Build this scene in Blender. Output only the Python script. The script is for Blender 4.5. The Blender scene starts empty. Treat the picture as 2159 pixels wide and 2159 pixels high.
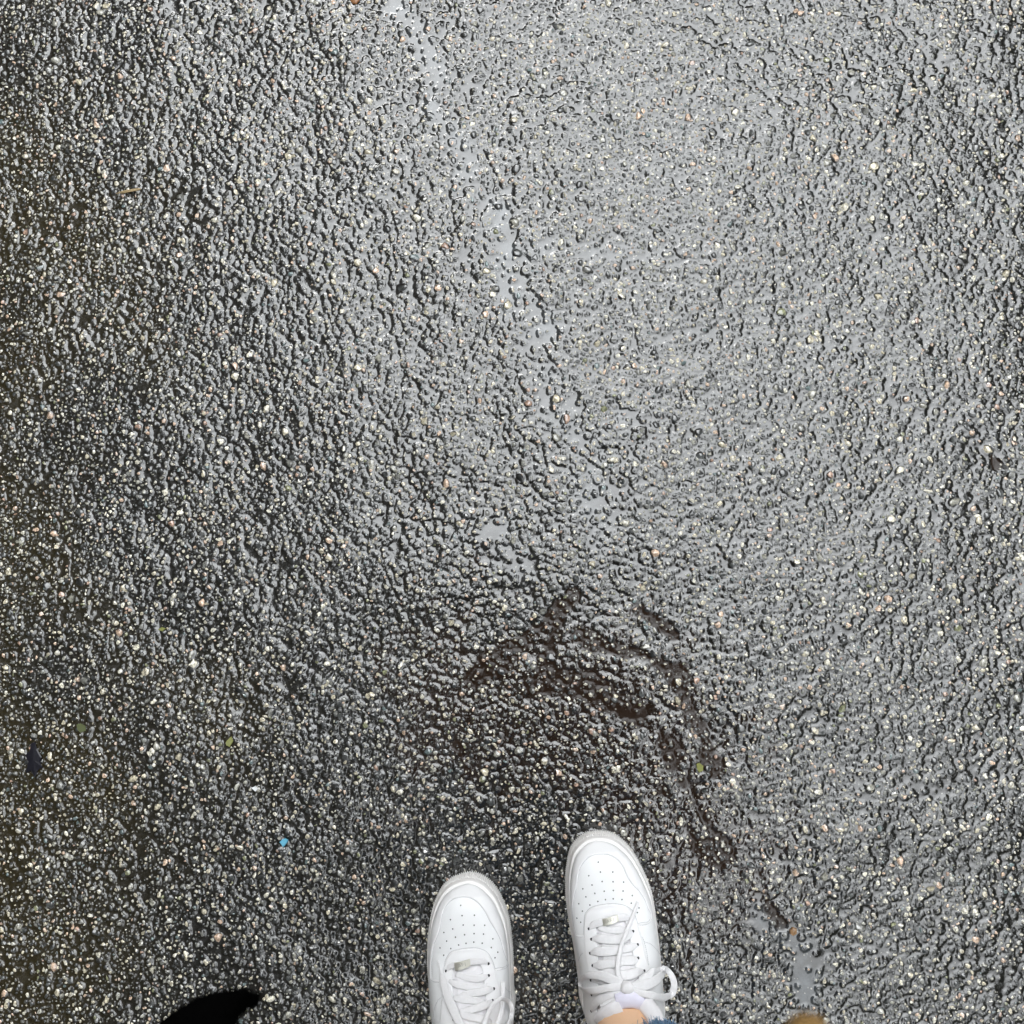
import bpy, bmesh, math, random
import numpy as np
from mathutils import Vector, Matrix, Euler

random.seed(7)
RNG = np.random.default_rng(11)
scene = bpy.context.scene
COL = scene.collection
R = math.radians

# ------------------------------------------------------------------ camera
CAM_H = 1.2
F_PX = 2079.0
cam_data = bpy.data.cameras.new('camera')
cam = bpy.data.objects.new('camera', cam_data)
COL.objects.link(cam)
scene.camera = cam
cam.location = (0, 0, CAM_H)
cam.rotation_euler = (R(5.2), R(1.93), 0)
cam_data.sensor_width = 36.0
cam_data.lens = 36.0 * F_PX / 2159.0
cam_data.clip_start = 0.01
cam_data.clip_end = 500
cam_data.dof.use_dof = True
cam_data.dof.focus_distance = 1.2
cam_data.dof.aperture_fstop = cam_data.lens / 4.0

# ------------------------------------------------------------------ world, sun, exposure
world = bpy.data.worlds.new('World')
scene.world = world
world.use_nodes = True
wn = world.node_tree
wn.nodes.clear()
w_out = wn.nodes.new('ShaderNodeOutputWorld')
w_bg = wn.nodes.new('ShaderNodeBackground')
w_sky = wn.nodes.new('ShaderNodeTexSky')
w_sky.sky_type = 'NISHITA'
w_sky.sun_disc = False
w_sky.sun_elevation = R(35)
w_sky.sun_rotation = R(-20)
w_sky.air_density = 1.0
w_sky.dust_density = 4.0
w_hs = wn.nodes.new('ShaderNodeHueSaturation')
w_hs.inputs['Saturation'].default_value = 0.10
w_mix = wn.nodes.new('ShaderNodeMixRGB')
w_mix.inputs['Fac'].default_value = 0.85
w_tc = wn.nodes.new('ShaderNodeTexCoord')
w_nz = wn.nodes.new('ShaderNodeTexNoise')
w_nz.inputs['Scale'].default_value = 2.2
w_nz.inputs['Detail'].default_value = 4
w_cr = wn.nodes.new('ShaderNodeValToRGB')
w_cr.color_ramp.elements[0].position = 0.3
w_cr.color_ramp.elements[0].color = (10.3, 10.6, 10.8, 1)
w_cr.color_ramp.elements[1].position = 0.75
w_cr.color_ramp.elements[1].color = (12.7, 13.1, 13.4, 1)
wn.links.new(w_tc.outputs['Generated'], w_nz.inputs['Vector'])
wn.links.new(w_nz.outputs['Fac'], w_cr.inputs['Fac'])
wn.links.new(w_sky.outputs['Color'], w_hs.inputs['Color'])
wn.links.new(w_hs.outputs['Color'], w_mix.inputs['Color1'])
w_dot = wn.nodes.new('ShaderNodeVectorMath'); w_dot.operation = 'DOT_PRODUCT'
w_dot.inputs[1].default_value = (-0.02, 0.42, 0.907)
w_max = wn.nodes.new('ShaderNodeMath'); w_max.operation = 'MAXIMUM'; w_max.inputs[1].default_value = 0.0
w_pow = wn.nodes.new('ShaderNodeMath'); w_pow.operation = 'POWER'; w_pow.inputs[1].default_value = 3.2
w_mr = wn.nodes.new('ShaderNodeMath'); w_mr.operation = 'MULTIPLY_ADD'
w_mr.inputs[1].default_value = 1.12; w_mr.inputs[2].default_value = 0.28
w_mul = wn.nodes.new('ShaderNodeVectorMath'); w_mul.operation = 'SCALE'
wn.links.new(w_tc.outputs['Generated'], w_dot.inputs[0])
wn.links.new(w_dot.outputs['Value'], w_max.inputs[0])
wn.links.new(w_max.outputs[0], w_pow.inputs[0])
wn.links.new(w_pow.outputs[0], w_mr.inputs[0])
wn.links.new(w_cr.outputs['Color'], w_mul.inputs[0])
wn.links.new(w_mr.outputs[0], w_mul.inputs['Scale'])
wn.links.new(w_mul.outputs[0], w_mix.inputs['Color2'])
wn.links.new(w_mix.outputs['Color'], w_bg.inputs['Color'])
w_bg.inputs['Strength'].default_value = 0.145
wn.links.new(w_bg.outputs['Background'], w_out.inputs['Surface'])

sun_d = bpy.data.lights.new('sun', 'SUN')
sun_d.energy = 0.5
sun_d.angle = R(28)
sun_d.color = (1.0, 0.98, 0.95)
sun = bpy.data.objects.new('sun', sun_d)
COL.objects.link(sun)
# same direction as the sky's sun: elevation 35, ahead and to the left, veiled by cloud
sun.rotation_euler = (R(-55), 0, R(20))

scene.view_settings.view_transform = 'Standard'
scene.view_settings.look = 'None'
scene.view_settings.gamma = 1
scene.view_settings.use_curve_mapping = False
scene.view_settings.exposure = 1.55

# ------------------------------------------------------------------ helpers
CAM_R = np.array(Euler((R(5.2), R(1.93), 0)).to_matrix())


def ray(px, py):
    px = np.asarray(px, float); py = np.asarray(py, float)
    d = np.stack([(px - 1079.5) / F_PX, -(py - 1079.5) / F_PX, -np.ones_like(px)], -1)
    return d @ CAM_R.T


def ground(px, py, z=0.0):
    """point where the sight line through a photo pixel meets height z"""
    d = ray(px, py)
    k = (z - CAM_H) / d[..., 2]
    return np.stack([d[..., 0] * k, d[..., 1] * k], -1)


def to_px(x, y, z=0.0):
    v = np.stack([x, y, np.broadcast_to(z, np.shape(x)) - CAM_H], -1) @ CAM_R
    return 1079.5 + F_PX * v[..., 0] / -v[..., 2], 1079.5 - F_PX * v[..., 1] / -v[..., 2]


def link(o, parent=None):
    COL.objects.link(o)
    if parent is not None:
        o.parent = parent
        o.matrix_parent_inverse = parent.matrix_basis.inverted()
    return o


def mesh_np(name, verts, faces, smooth=True):
    """faces: (n,4) or (n,3) int array"""
    me = bpy.data.meshes.new(name)
    verts = np.asarray(verts, np.float32); faces = np.asarray(faces, np.int32)
    n, k = faces.shape
    me.vertices.add(len(verts)); me.vertices.foreach_set('co', verts.ravel())
    me.loops.add(n * k); me.loops.foreach_set('vertex_index', faces.ravel())
    me.polygons.add(n)
    me.polygons.foreach_set('loop_start', np.arange(n, dtype=np.int32) * k)
    me.update(calc_edges=True)
    me.validate()
    if smooth:
        me.polygons.foreach_set('use_smooth', np.ones(len(me.polygons), bool))
    return me


def obj_me(name, me, mat=None, parent=None):
    if mat is not None and len(me.materials) == 0:
        me.materials.append(mat)
    return link(bpy.data.objects.new(name, me), parent)


def obj_bm(name, bm, mat, parent=None, smooth=True):
    me = bpy.data.meshes.new(name)
    bm.normal_update()
    bm.to_mesh(me); bm.free()
    if smooth:
        me.polygons.foreach_set('use_smooth', np.ones(len(me.polygons), bool))
    me.materials.append(mat)
    return link(bpy.data.objects.new(name, me), parent)


def empty(name, loc=(0, 0, 0)):
    o = bpy.data.objects.new(name, None)
    o.empty_display_size = 0.05
    COL.objects.link(o)
    o.location = loc
    return o


def tag(o, label=None, cat=None, group=None, kind=None):
    if label: o['label'] = label
    if cat: o['category'] = cat
    if group: o['group'] = group
    if kind: o['kind'] = kind
    return o


def grf(shape, cells, seed):
    """smooth unit-variance random field; cells = correlation length in grid cells"""
    r = np.random.default_rng(seed)
    a = r.standard_normal(shape)
    fy = np.fft.fftfreq(shape[0])[:, None]; fx = np.fft.rfftfreq(shape[1])[None, :]
    k = 2 * np.pi * np.sqrt(fx * fx + fy * fy) * cells
    g = np.fft.irfft2(np.fft.rfft2(a) * np.exp(-0.5 * k * k), s=shape)
    return g / g.std()


def catmull(pts, n=8, closed=False):
    p = np.asarray(pts, float)
    if closed:
        q = np.vstack([p[-1], p, p[0], p[1]])
    else:
        q = np.vstack([2 * p[0] - p[1], p, 2 * p[-1] - p[-2]])
    out = []
    for i in range(1, len(q) - 2):
        for j in range(n):
            t = j / n
            a, b, c, d = q[i - 1], q[i], q[i + 1], q[i + 2]
            out.append(0.5 * ((2 * b) + (c - a) * t + (2 * a - 5 * b + 4 * c - d) * t * t + (3 * b - a - 3 * c + d) * t ** 3))
    if not closed:
        out.append(q[-2])
    return np.array(out)


def seg_dist(x, y, poly, closed=False):
    """distance from points to a polyline"""
    p = np.asarray(poly, float)
    q = np.vstack([p, p[:1]]) if closed else p
    best = np.full(np.shape(x), 1e9)
    for a, b in zip(q[:-1], q[1:]):
        d = b - a; L = max(d @ d, 1e-12)
        t = np.clip(((x - a[0]) * d[0] + (y - a[1]) * d[1]) / L, 0, 1)
        best = np.minimum(best, np.hypot(x - a[0] - t * d[0], y - a[1] - t * d[1]))
    return best


def inside(x, y, poly):
    p = np.asarray(poly, float); c = np.zeros(np.shape(x), bool)
    q = np.roll(p, 1, 0)
    for a, b in zip(p, q):
        m = ((a[1] > y) != (b[1] > y)) & (x < (b[0] - a[0]) * (y - a[1]) / (b[1] - a[1] + 1e-15) + a[0])
        c ^= m
    return c


def sdist(x, y, poly):
    d = seg_dist(x, y, poly, True)
    return np.where(inside(x, y, poly), d, -d)


def smooth01(v):
    v = np.clip(v, 0, 1)
    return v * v * (3 - 2 * v)


# ------------------------------------------------------------------ materials
class NT:
    def __init__(s, name):
        s.m = bpy.data.materials.new(name); s.m.use_nodes = True
        s.t = s.m.node_tree; s.b = s.t.nodes['Principled BSDF']

    def n(s, kind, **kw):
        nd = s.t.nodes.new('ShaderNode' + kind)
        for k, v in kw.items():
            if k in nd.inputs.keys(): nd.inputs[k].default_value = v
            else: setattr(nd, k, v)
        return nd

    def l(s, a, b):
        s.t.links.new(a, b)

    def set(s, **kw):
        names = {'color': 'Base Color', 'rough': 'Roughness', 'ior': 'IOR', 'metal': 'Metallic', 'coat': 'Coat Weight',
                 'coatr': 'Coat Roughness', 'sss': 'Subsurface Weight', 'sheen': 'Sheen Weight'}
        for k, v in kw.items():
            if k == 'color': v = (*v, 1)
            s.b.inputs[names[k]].default_value = v
        return s


def plain(name, color, rough=0.5, noise=0.12, scale=60, bump=0.0, bscale=None, **kw):
    t = NT(name).set(color=color, rough=rough, **kw)
    tc = t.n('TexCoord')
    nz = t.n('TexNoise', Scale=scale, Detail=5.0)
    t.l(tc.outputs['Object'], nz.inputs['Vector'])
    mx = t.n('MixRGB', blend_type='MIX')
    mx.inputs['Color1'].default_value = (*[c * (1 - noise) for c in color], 1)
    mx.inputs['Color2'].default_value = (*[min(1, c * (1 + noise)) for c in color], 1)
    t.l(nz.outputs['Fac'], mx.inputs['Fac'])
    t.l(mx.outputs['Color'], t.b.inputs['Base Color'])
    if bump:
        n2 = t.n('TexNoise', Scale=bscale or scale * 4, Detail=4.0)
        t.l(tc.outputs['Object'], n2.inputs['Vector'])
        bp = t.n('Bump', Strength=1.0, Distance=bump)
        t.l(n2.outputs['Fac'], bp.inputs['Height'])
        t.l(bp.outputs['Normal'], t.b.inputs['Normal'])
    return t.m


# wet binder and water film between the stones
def film_material(outer=False):
    t = NT('wet_asphalt_outer' if outer else 'wet_asphalt')
    t.set(rough=0.045, ior=1.82)
    tc = t.n('TexCoord')
    # pale specks of stone seen through the film
    v1 = t.n('TexVoronoi', Scale=260.0); v1.inputs['Randomness'].default_value = 1
    t.l(tc.outputs['Object'], v1.inputs['Vector'])
    cr1 = t.n('ValToRGB')
    cr1.color_ramp.elements[0].position = 0.16; cr1.color_ramp.elements[0].color = (1, 1, 1, 1)
    cr1.color_ramp.elements[1].position = 0.34; cr1.color_ramp.elements[1].color = (0, 0, 0, 1)
    t.l(v1.outputs['Distance'], cr1.inputs['Fac'])
    sep = t.n('SeparateColor')
    t.l(v1.outputs['Color'], sep.inputs['Color'])
    pick = t.n('Math', operation='GREATER_THAN'); pick.inputs[1].default_value = 0.66
    t.l(sep.outputs['Red'], pick.inputs[0])
    mul = t.n('Math', operation='MULTIPLY')
    t.l(cr1.outputs['Color'], mul.inputs[0]); t.l(pick.outputs[0], mul.inputs[1])
    spc = t.n('MixRGB', Fac=0.5)
    spc.inputs['Color1'].default_value = (0.12, 0.13, 0.13, 1)
    spc.inputs['Color2'].default_value = (0.34, 0.32, 0.28, 1)
    t.l(sep.outputs['Green'], spc.inputs['Fac'])
    # binder: black with brown silt where the 'silt' attribute says so
    at = t.n('Attribute', attribute_name='silt')
    nb = t.n('TexNoise', Scale=90.0, Detail=6.0)
    t.l(tc.outputs['Object'], nb.inputs['Vector'])
    bb = t.n('MixRGB')
    bb.inputs['Color1'].default_value = (0.006, 0.0062, 0.006, 1)
    bb.inputs['Color2'].default_value = (0.017, 0.0165, 0.014, 1)
    t.l(nb.outputs['Fac'], bb.inputs['Fac'])
    sa = t.n('Attribute', attribute_name='olive_left')
    sm = t.n('MixRGB'); sm.inputs['Color2'].default_value = (0.024, 0.019, 0.008, 1)
    t.l(sa.outputs['Fac'], sm.inputs['Fac']); t.l(bb.outputs['Color'], sm.inputs['Color1'])
    if not outer: bb = sm
    si = t.n('MixRGB')
    si.inputs['Color2'].default_value = (0.020, 0.0115, 0.0072, 1)
    if outer: si.inputs['Fac'].default_value = 0.1
    else: t.l(at.outputs['Fac'], si.inputs['Fac'])
    t.l(bb.outputs['Color'], si.inputs['Color1'])
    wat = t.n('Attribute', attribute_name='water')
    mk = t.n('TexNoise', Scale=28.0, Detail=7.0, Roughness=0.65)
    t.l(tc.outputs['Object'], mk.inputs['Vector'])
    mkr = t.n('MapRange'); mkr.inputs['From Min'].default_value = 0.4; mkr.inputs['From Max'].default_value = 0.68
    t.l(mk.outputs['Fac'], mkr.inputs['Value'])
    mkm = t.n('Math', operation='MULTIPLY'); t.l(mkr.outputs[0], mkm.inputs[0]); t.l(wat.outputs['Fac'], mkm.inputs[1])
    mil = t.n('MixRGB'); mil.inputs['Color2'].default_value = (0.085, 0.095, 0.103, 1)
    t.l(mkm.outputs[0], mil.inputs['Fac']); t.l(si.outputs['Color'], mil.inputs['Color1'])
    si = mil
    m2 = t.n('MixRGB')
    t.l(mul.outputs[0], m2.inputs['Fac'])
    t.l(si.outputs['Color'], m2.inputs['Color1']); t.l(spc.outputs['Color'], m2.inputs['Color2'])
    t.l(m2.outputs['Color'], t.b.inputs['Base Color'])
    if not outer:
        # channels mirror less, standing in for the person's dark reflection over the silt
        da = t.n('Attribute', attribute_name='dulled')
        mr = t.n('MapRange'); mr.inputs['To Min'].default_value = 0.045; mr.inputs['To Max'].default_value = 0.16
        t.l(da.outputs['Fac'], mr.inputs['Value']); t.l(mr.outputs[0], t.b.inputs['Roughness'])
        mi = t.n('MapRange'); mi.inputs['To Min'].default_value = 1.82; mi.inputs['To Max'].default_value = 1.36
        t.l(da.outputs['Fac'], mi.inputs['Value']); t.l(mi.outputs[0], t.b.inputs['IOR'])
    # fine relief
    n2 = t.n('TexNoise', Scale=420.0 if not outer else 160.0, Detail=3.0)
    t.l(tc.outputs['Object'], n2.inputs['Vector'])
    bp = t.n('Bump', Strength=1.0, Distance=0.00022 if not outer else 0.003)
    if outer:
        t.l(n2.outputs['Fac'], bp.inputs['Height'])
    else:
        wa = t.n('Attribute', attribute_name='water')
        inv = t.n('Math', operation='SUBTRACT'); inv.inputs[0].default_value = 1.0
        t.l(wa.outputs['Fac'], inv.inputs[1])
        mh = t.n('Math', operation='MULTIPLY')
        t.l(n2.outputs['Fac'], mh.inputs[0]); t.l(inv.outputs[0], mh.inputs[1])
        t.l(mh.outputs[0], bp.inputs['Height'])
    t.l(bp.outputs['Normal'], t.b.inputs['Normal'])
    return t.m


def stone_material():
    t = NT('wet_stone').set(rough=0.3, ior=1.45)
    t.b.inputs['Coat Weight'].default_value = 1.0
    t.b.inputs['Coat Roughness'].default_value = 0.04
    t.b.inputs['Coat IOR'].default_value = 1.75
    ai = t.n('Attribute', attribute_name='col', attribute_type='INSTANCER')
    oi = t.n('ObjectInfo')
    tc = t.n('TexCoord')
    # mottled minerals
    off = t.n('VectorMath', operation='ADD')
    t.l(tc.outputs['Object'], off.inputs[0]); t.l(ai.outputs['Color'], off.inputs[1])
    nz = t.n('TexNoise', Scale=2.4, Detail=5.0, Roughness=0.7)
    t.l(off.outputs[0], nz.inputs['Vector'])
    cr = t.n('ValToRGB')
    cr.color_ramp.elements[0].position = 0.36; cr.color_ramp.elements[0].color = (0.16, 0.155, 0.15, 1)
    cr.color_ramp.elements[1].position = 0.60; cr.color_ramp.elements[1].color = (1.25, 1.25, 1.25, 1)
    t.l(nz.outputs['Fac'], cr.inputs['Fac'])
    mu = t.n('MixRGB', blend_type='MULTIPLY', Fac=1.0)
    # single stones carry their colour on the object, the rest on the instance
    ad = t.n('MixRGB', blend_type='ADD', Fac=1.0)
    oa = t.n('Attribute', attribute_name='tint', attribute_type='OBJECT')
    t.l(ai.outputs['Color'], ad.inputs['Color1']); t.l(oa.outputs['Color'], ad.inputs['Color2'])
    t.l(ad.outputs['Color'], mu.inputs['Color1']); t.l(cr.outputs['Color'], mu.inputs['Color2'])
    # tops keep the stone colour; flanks painted black as the dark mirrored rings
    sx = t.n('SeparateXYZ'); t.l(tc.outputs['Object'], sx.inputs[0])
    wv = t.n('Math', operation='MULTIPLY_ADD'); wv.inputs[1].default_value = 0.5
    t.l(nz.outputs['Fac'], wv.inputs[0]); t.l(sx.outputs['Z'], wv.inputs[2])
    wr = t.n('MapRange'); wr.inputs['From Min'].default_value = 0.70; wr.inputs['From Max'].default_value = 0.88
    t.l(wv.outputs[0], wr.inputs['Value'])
    flank_shade = t.n('MixRGB'); flank_shade.inputs['Color1'].default_value = (0.006, 0.0058, 0.0055, 1)
    t.l(wr.outputs[0], flank_shade.inputs['Fac']); t.l(mu.outputs['Color'], flank_shade.inputs['Color2'])
    t.l(flank_shade.outputs['Color'], t.b.inputs['Base Color'])
    n2 = t.n('TexNoise', Scale=3.5, Detail=3.0)
    t.l(off.outputs[0], n2.inputs['Vector'])
    bp = t.n('Bump', Strength=0.6, Distance=0.0007)
    t.l(n2.outputs['Fac'], bp.inputs['Height'])
    t.l(bp.outputs['Normal'], t.b.inputs['Normal'])
    return t.m


M = {}
M['film'] = film_material()
M['outer'] = film_material(True)
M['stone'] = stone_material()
M['leather'] = plain('white_leather', (0.83, 0.84, 0.85), 0.42, 0.02, 40, 0.00012, 900)
M['leather2'] = plain('white_leather_overlay', (0.84, 0.84, 0.85), 0.38, 0.02, 40, 0.00012, 900)
M['rubber'] = plain('white_rubber', (0.90, 0.885, 0.875), 0.55, 0.03, 30, 0.0001, 500)
M['mesh'] = plain('white_lining', (0.80, 0.79, 0.81), 0.8, 0.04, 200, 0.0003, 1500)
M['lavender'] = plain('lavender_lining', (0.76, 0.745, 0.87), 0.7, 0.04, 200, 0.0002, 1500)
M['lace'] = plain('white_lace', (0.78, 0.775, 0.785), 0.8, 0.09, 300, 0.0004, 1300)
M['stitch_crease'] = plain('grey_stitch_crease_shade', (0.50, 0.50, 0.52), 0.8, 0.05, 300)  # thread, and the painted shade of creases between panels
M['hole'] = plain('dark_hole', (0.03, 0.03, 0.035), 0.9, 0.05, 300)
M['metal'] = plain('brushed_metal', (0.62, 0.61, 0.54), 0.38, 0.06, 300, metal=0.75)
M['engrave'] = plain('engraved_metal', (0.40, 0.39, 0.35), 0.5, 0.05, 300, metal=0.5)
M['skin'] = plain('skin', (0.76, 0.49, 0.31), 0.5, 0.05, 25, 0.0002, 400, sss=0.0)
M['denim'] = plain('blue_denim', (0.08, 0.16, 0.28), 0.85, 0.35, 500, 0.0006, 1200)
M['fray'] = plain('frayed_blue_thread', (0.15, 0.27, 0.42), 0.9, 0.5, 900)
M['hood'] = plain('dark_brown_wool', (0.030, 0.021, 0.016), 0.9, 0.2, 80, 0.001, 500)
M['hair'] = plain('dark_hair', (0.015, 0.011, 0.009), 0.6, 0.2, 80)
M['phone'] = plain('phone_glass', (0.02, 0.02, 0.022), 0.15, 0.05, 10)
M['fur'] = plain('black_fur', (0.0015, 0.0015, 0.0015), 1.0, 0.1, 80, ior=1.02)
M['gold'] = plain('golden_tan_fur', (0.36, 0.22, 0.075), 0.8, 0.15, 80)
M['blue_chip'] = plain('turquoise_plastic', (0.12, 0.40, 0.56), 0.35, 0.06, 300)
M['straw'] = plain('pale_straw', (0.34, 0.25, 0.13), 0.6, 0.3, 700)
M['leaf_y'] = plain('yellow_green_leaf', (0.20, 0.21, 0.055), 0.4, 0.2, 700)
M['leaf_g'] = plain('olive_leaf', (0.085, 0.10, 0.04), 0.4, 0.25, 700)
M['leaf_b'] = plain('brown_leaf', (0.24, 0.10, 0.03), 0.35, 0.4, 500)
M['black_bit'] = plain('black_wet_leaf', (0.008, 0.008, 0.013), 0.3, 0.3, 500)
M['amber'] = plain('amber_stone', (0.22, 0.12, 0.05), 0.25, 0.25, 500)
M['white_bit'] = plain('white_chip', (0.75, 0.76, 0.78), 0.35, 0.05, 500)
M['brick'] = plain('dark_brown_brick', (0.056, 0.045, 0.026), 0.9, 0.3, 4, 0.01, 20)
M['glass'] = plain('window_glass', (0.02, 0.022, 0.025), 0.1, 0.05, 3)
M['frame'] = plain('window_frame', (0.30, 0.30, 0.29), 0.6, 0.05, 3)
M['bark'] = plain('bark', (0.07, 0.05, 0.035), 0.9, 0.3, 6, 0.02, 20)
M['leaves'] = plain('foliage', (0.045, 0.065, 0.025), 0.6, 0.4, 3)

# ------------------------------------------------------------------ the ground: wet asphalt
CELL = 0.0014
X0, X1, Y0, Y1 = -0.93, 0.87, -0.60, 0.97
nx = int((X1 - X0) / CELL); ny = int((Y1 - Y0) / CELL)
gx = X0 + np.arange(nx) * CELL; gy = Y0 + np.arange(ny) * CELL
GX, GY = np.meshgrid(gx, gy)
PX, PY = to_px(GX, GY)


def px_line(pts, width):
    """soft 0..1 mask round a polyline given in photo pixels; width in pixels"""
    w = catmull(ground(*np.array(pts, float).T), 4)
    d = seg_dist(GX, GY, w)
    return d / (width / F_PX * CAM_H)


wob = grf((ny, nx), 8, 1) * 0.30 + grf((ny, nx), 3.6, 2) * 0.18
# water standing in the sunken seam and hollows
WATER = np.zeros((ny, nx))
for pts, w in [
    ([(815, -60), (840, 0), (858, 50), (905, 105), (900, 190), (935, 270), (985, 325), (1000, 390), (1035, 440)], 26),
    ([(1040, 450), (1075, 520), (1075, 575), (1100, 630)], 42),
    ([(1075, 560), (1120, 640), (1150, 700)], 26),
    ([(1660, 1965), (1720, 2005), (1700, 2080)], 30),
    ([(1590, 1900), (1605, 1960)], 15),
]:
    WATER = np.maximum(WATER, smooth01((1.75 - px_line(pts, w) + wob) * 0.55))
for pts, w in [([(1240, 960), (1250, 1060), (1262, 1130)], 34), ([(980, 1110), (1060, 1130), (1110, 1210)], 26), ([(1150, 515), (1290, 535), (1420, 545)], 16),
               ([(1130, 700), (1180, 860), (1240, 960)], 40), ([(1300, 860), (1335, 960)], 22),
               ([(1290, 535), (1420, 550), (1560, 540), (1600, 500), (1660, 430), (1760, 390)], 8)]:
    WATER = np.maximum(WATER, 0.55 * smooth01((1.75 - px_line(pts, w) + wob) * 0.5))
WATER *= 0.97
# silt-bottomed channels, low and nearly bare of stones
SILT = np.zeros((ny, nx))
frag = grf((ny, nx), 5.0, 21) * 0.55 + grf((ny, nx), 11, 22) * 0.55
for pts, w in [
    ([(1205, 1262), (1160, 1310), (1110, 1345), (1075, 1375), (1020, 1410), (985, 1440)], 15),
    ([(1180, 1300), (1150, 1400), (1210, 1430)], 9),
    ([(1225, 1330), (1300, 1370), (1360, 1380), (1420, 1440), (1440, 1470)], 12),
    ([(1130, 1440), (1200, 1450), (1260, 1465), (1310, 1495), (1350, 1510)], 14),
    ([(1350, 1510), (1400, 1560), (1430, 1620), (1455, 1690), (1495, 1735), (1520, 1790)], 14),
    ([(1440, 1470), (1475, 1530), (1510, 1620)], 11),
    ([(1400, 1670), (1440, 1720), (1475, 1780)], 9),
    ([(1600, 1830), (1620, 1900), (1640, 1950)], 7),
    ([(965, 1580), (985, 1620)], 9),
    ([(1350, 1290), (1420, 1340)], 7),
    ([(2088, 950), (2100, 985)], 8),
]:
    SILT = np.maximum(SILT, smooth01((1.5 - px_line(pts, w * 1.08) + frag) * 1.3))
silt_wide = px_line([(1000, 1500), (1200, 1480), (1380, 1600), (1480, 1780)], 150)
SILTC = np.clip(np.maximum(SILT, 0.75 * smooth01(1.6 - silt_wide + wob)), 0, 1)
# olive tint growing stronger towards the left edge
OLIVE_LEFT = 0.9 * smooth01((520 - PX) / 600.0 + 0.25 * grf((ny, nx), 30, 3))

BASE = (grf((ny, nx), 28, 4) * 0.0010 + grf((ny, nx), 8, 5) * 0.00038 + grf((ny, nx), 3.4, 8) * 0.00019)
calm = np.clip(1 - 0.92 * WATER, 0, 1)
BASE = BASE * calm + grf((ny, nx), 30, 6) * 0.0006 * WATER
BASE -= 0.0012 * SILT
BASE *= 1.0 - 0.55 * SILT


def sample(F, x, y):
    i = np.clip(((y - Y0) / CELL).astype(int), 0, ny - 1); j = np.clip(((x - X0) / CELL).astype(int), 0, nx - 1)
    return F[i, j]


# stones: jittered hexagonal scatter
sp = 0.0054
ax = np.arange(X0, X1, sp); ay = np.arange(Y0, Y1, sp * 0.87)
SX, SY = np.meshgrid(ax, ay)
SX = SX + (np.arange(len(ay)) % 2)[:, None] * sp * 0.5
SX = (SX + RNG.uniform(-0.45, 0.45, SX.shape) * sp).ravel(); SY = (SY + RNG.uniform(-0.45, 0.45, SY.shape) * sp).ravel()
wat = sample(WATER, SX, SY); slt = sample(SILT, SX, SY)
dens = grf((ny, nx), 9, 12)
keep = RNG.random(len(SX)) < np.clip(0.80 + 0.14 * sample(dens, SX, SY), 0.3, 1) * (1 - 0.78 * wat) * (1 - 0.48 * slt)
spx, spy = to_px(SX, SY)
keep &= (spx > -75) & (spx < 2235) & (spy > -75) & (spy < 2235)
SX, SY, wat, slt = SX[keep], SY[keep], wat[keep], slt[keep]
N = len(SX)
rad = np.clip(np.exp(RNG.normal(math.log(0.00255), 0.36, N)), 0.0012, 0.0062)
order = np.argsort(-rad)
sxy = np.stack([RNG.uniform(0.75, 1.3, N), RNG.uniform(0.7, 1.1, N)], -1)
zs = RNG.uniform(0.55, 0.95, N)
prot = RNG.uniform(0.0004, 0.0017, N) * (1 - 0.4 * wat) + 0.36 * rad
zc = sample(BASE, SX, SY) + prot - zs * rad
rotv = np.stack([RNG.uniform(-0.35, 0.35, N), RNG.uniform(-0.35, 0.35, N), RNG.uniform(0, 6.283, N)], -1)
pal = np.array([
    (0.035, 0.038, 0.038), (0.075, 0.080, 0.078), (0.21, 0.21, 0.19), (0.40, 0.39, 0.33),
    (0.64, 0.58, 0.43), (0.76, 0.72, 0.59), (0.72, 0.52, 0.38), (0.46, 0.30, 0.22), (0.26, 0.27, 0.15), (0.15, 0.20, 0.20)])
pp = np.array([0.20, 0.17, 0.15, 0.14, 0.15, 0.13, 0.055, 0.015, 0.018, 0.02]); pp /= pp.sum()
ci = RNG.choice(len(pal), N, p=pp)
small_pale = (rad < 0.0020) & (ci >= 4) & (ci <= 7) & (RNG.random(N) < 0.6)
ci = np.where(small_pale, RNG.choice([1, 2, 2, 3], N), ci)
colr = pal[ci] * RNG.uniform(0.75, 1.25, (N, 1))

# meniscus: the film climbs each stone
film = BASE.copy()
gi = ((SY - Y0) / CELL).astype(int); gj = ((SX - X0) / CELL).astype(int)
rise = np.zeros_like(film)
for di in range(-4, 5):
    for dj in range(-4, 5):
        ii = np.clip(gi + di, 0, ny - 1); jj = np.clip(gj + dj, 0, nx - 1)
        d = np.hypot(gx[jj] - SX, gy[ii] - SY) - rad * 0.85
        h = np.clip(prot * 0.50, 0, 0.0011) * np.exp(-(np.clip(d, 0, None) / 0.0013) ** 1.3)
        np.maximum.at(rise, (ii, jj), h)
film += rise

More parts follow.
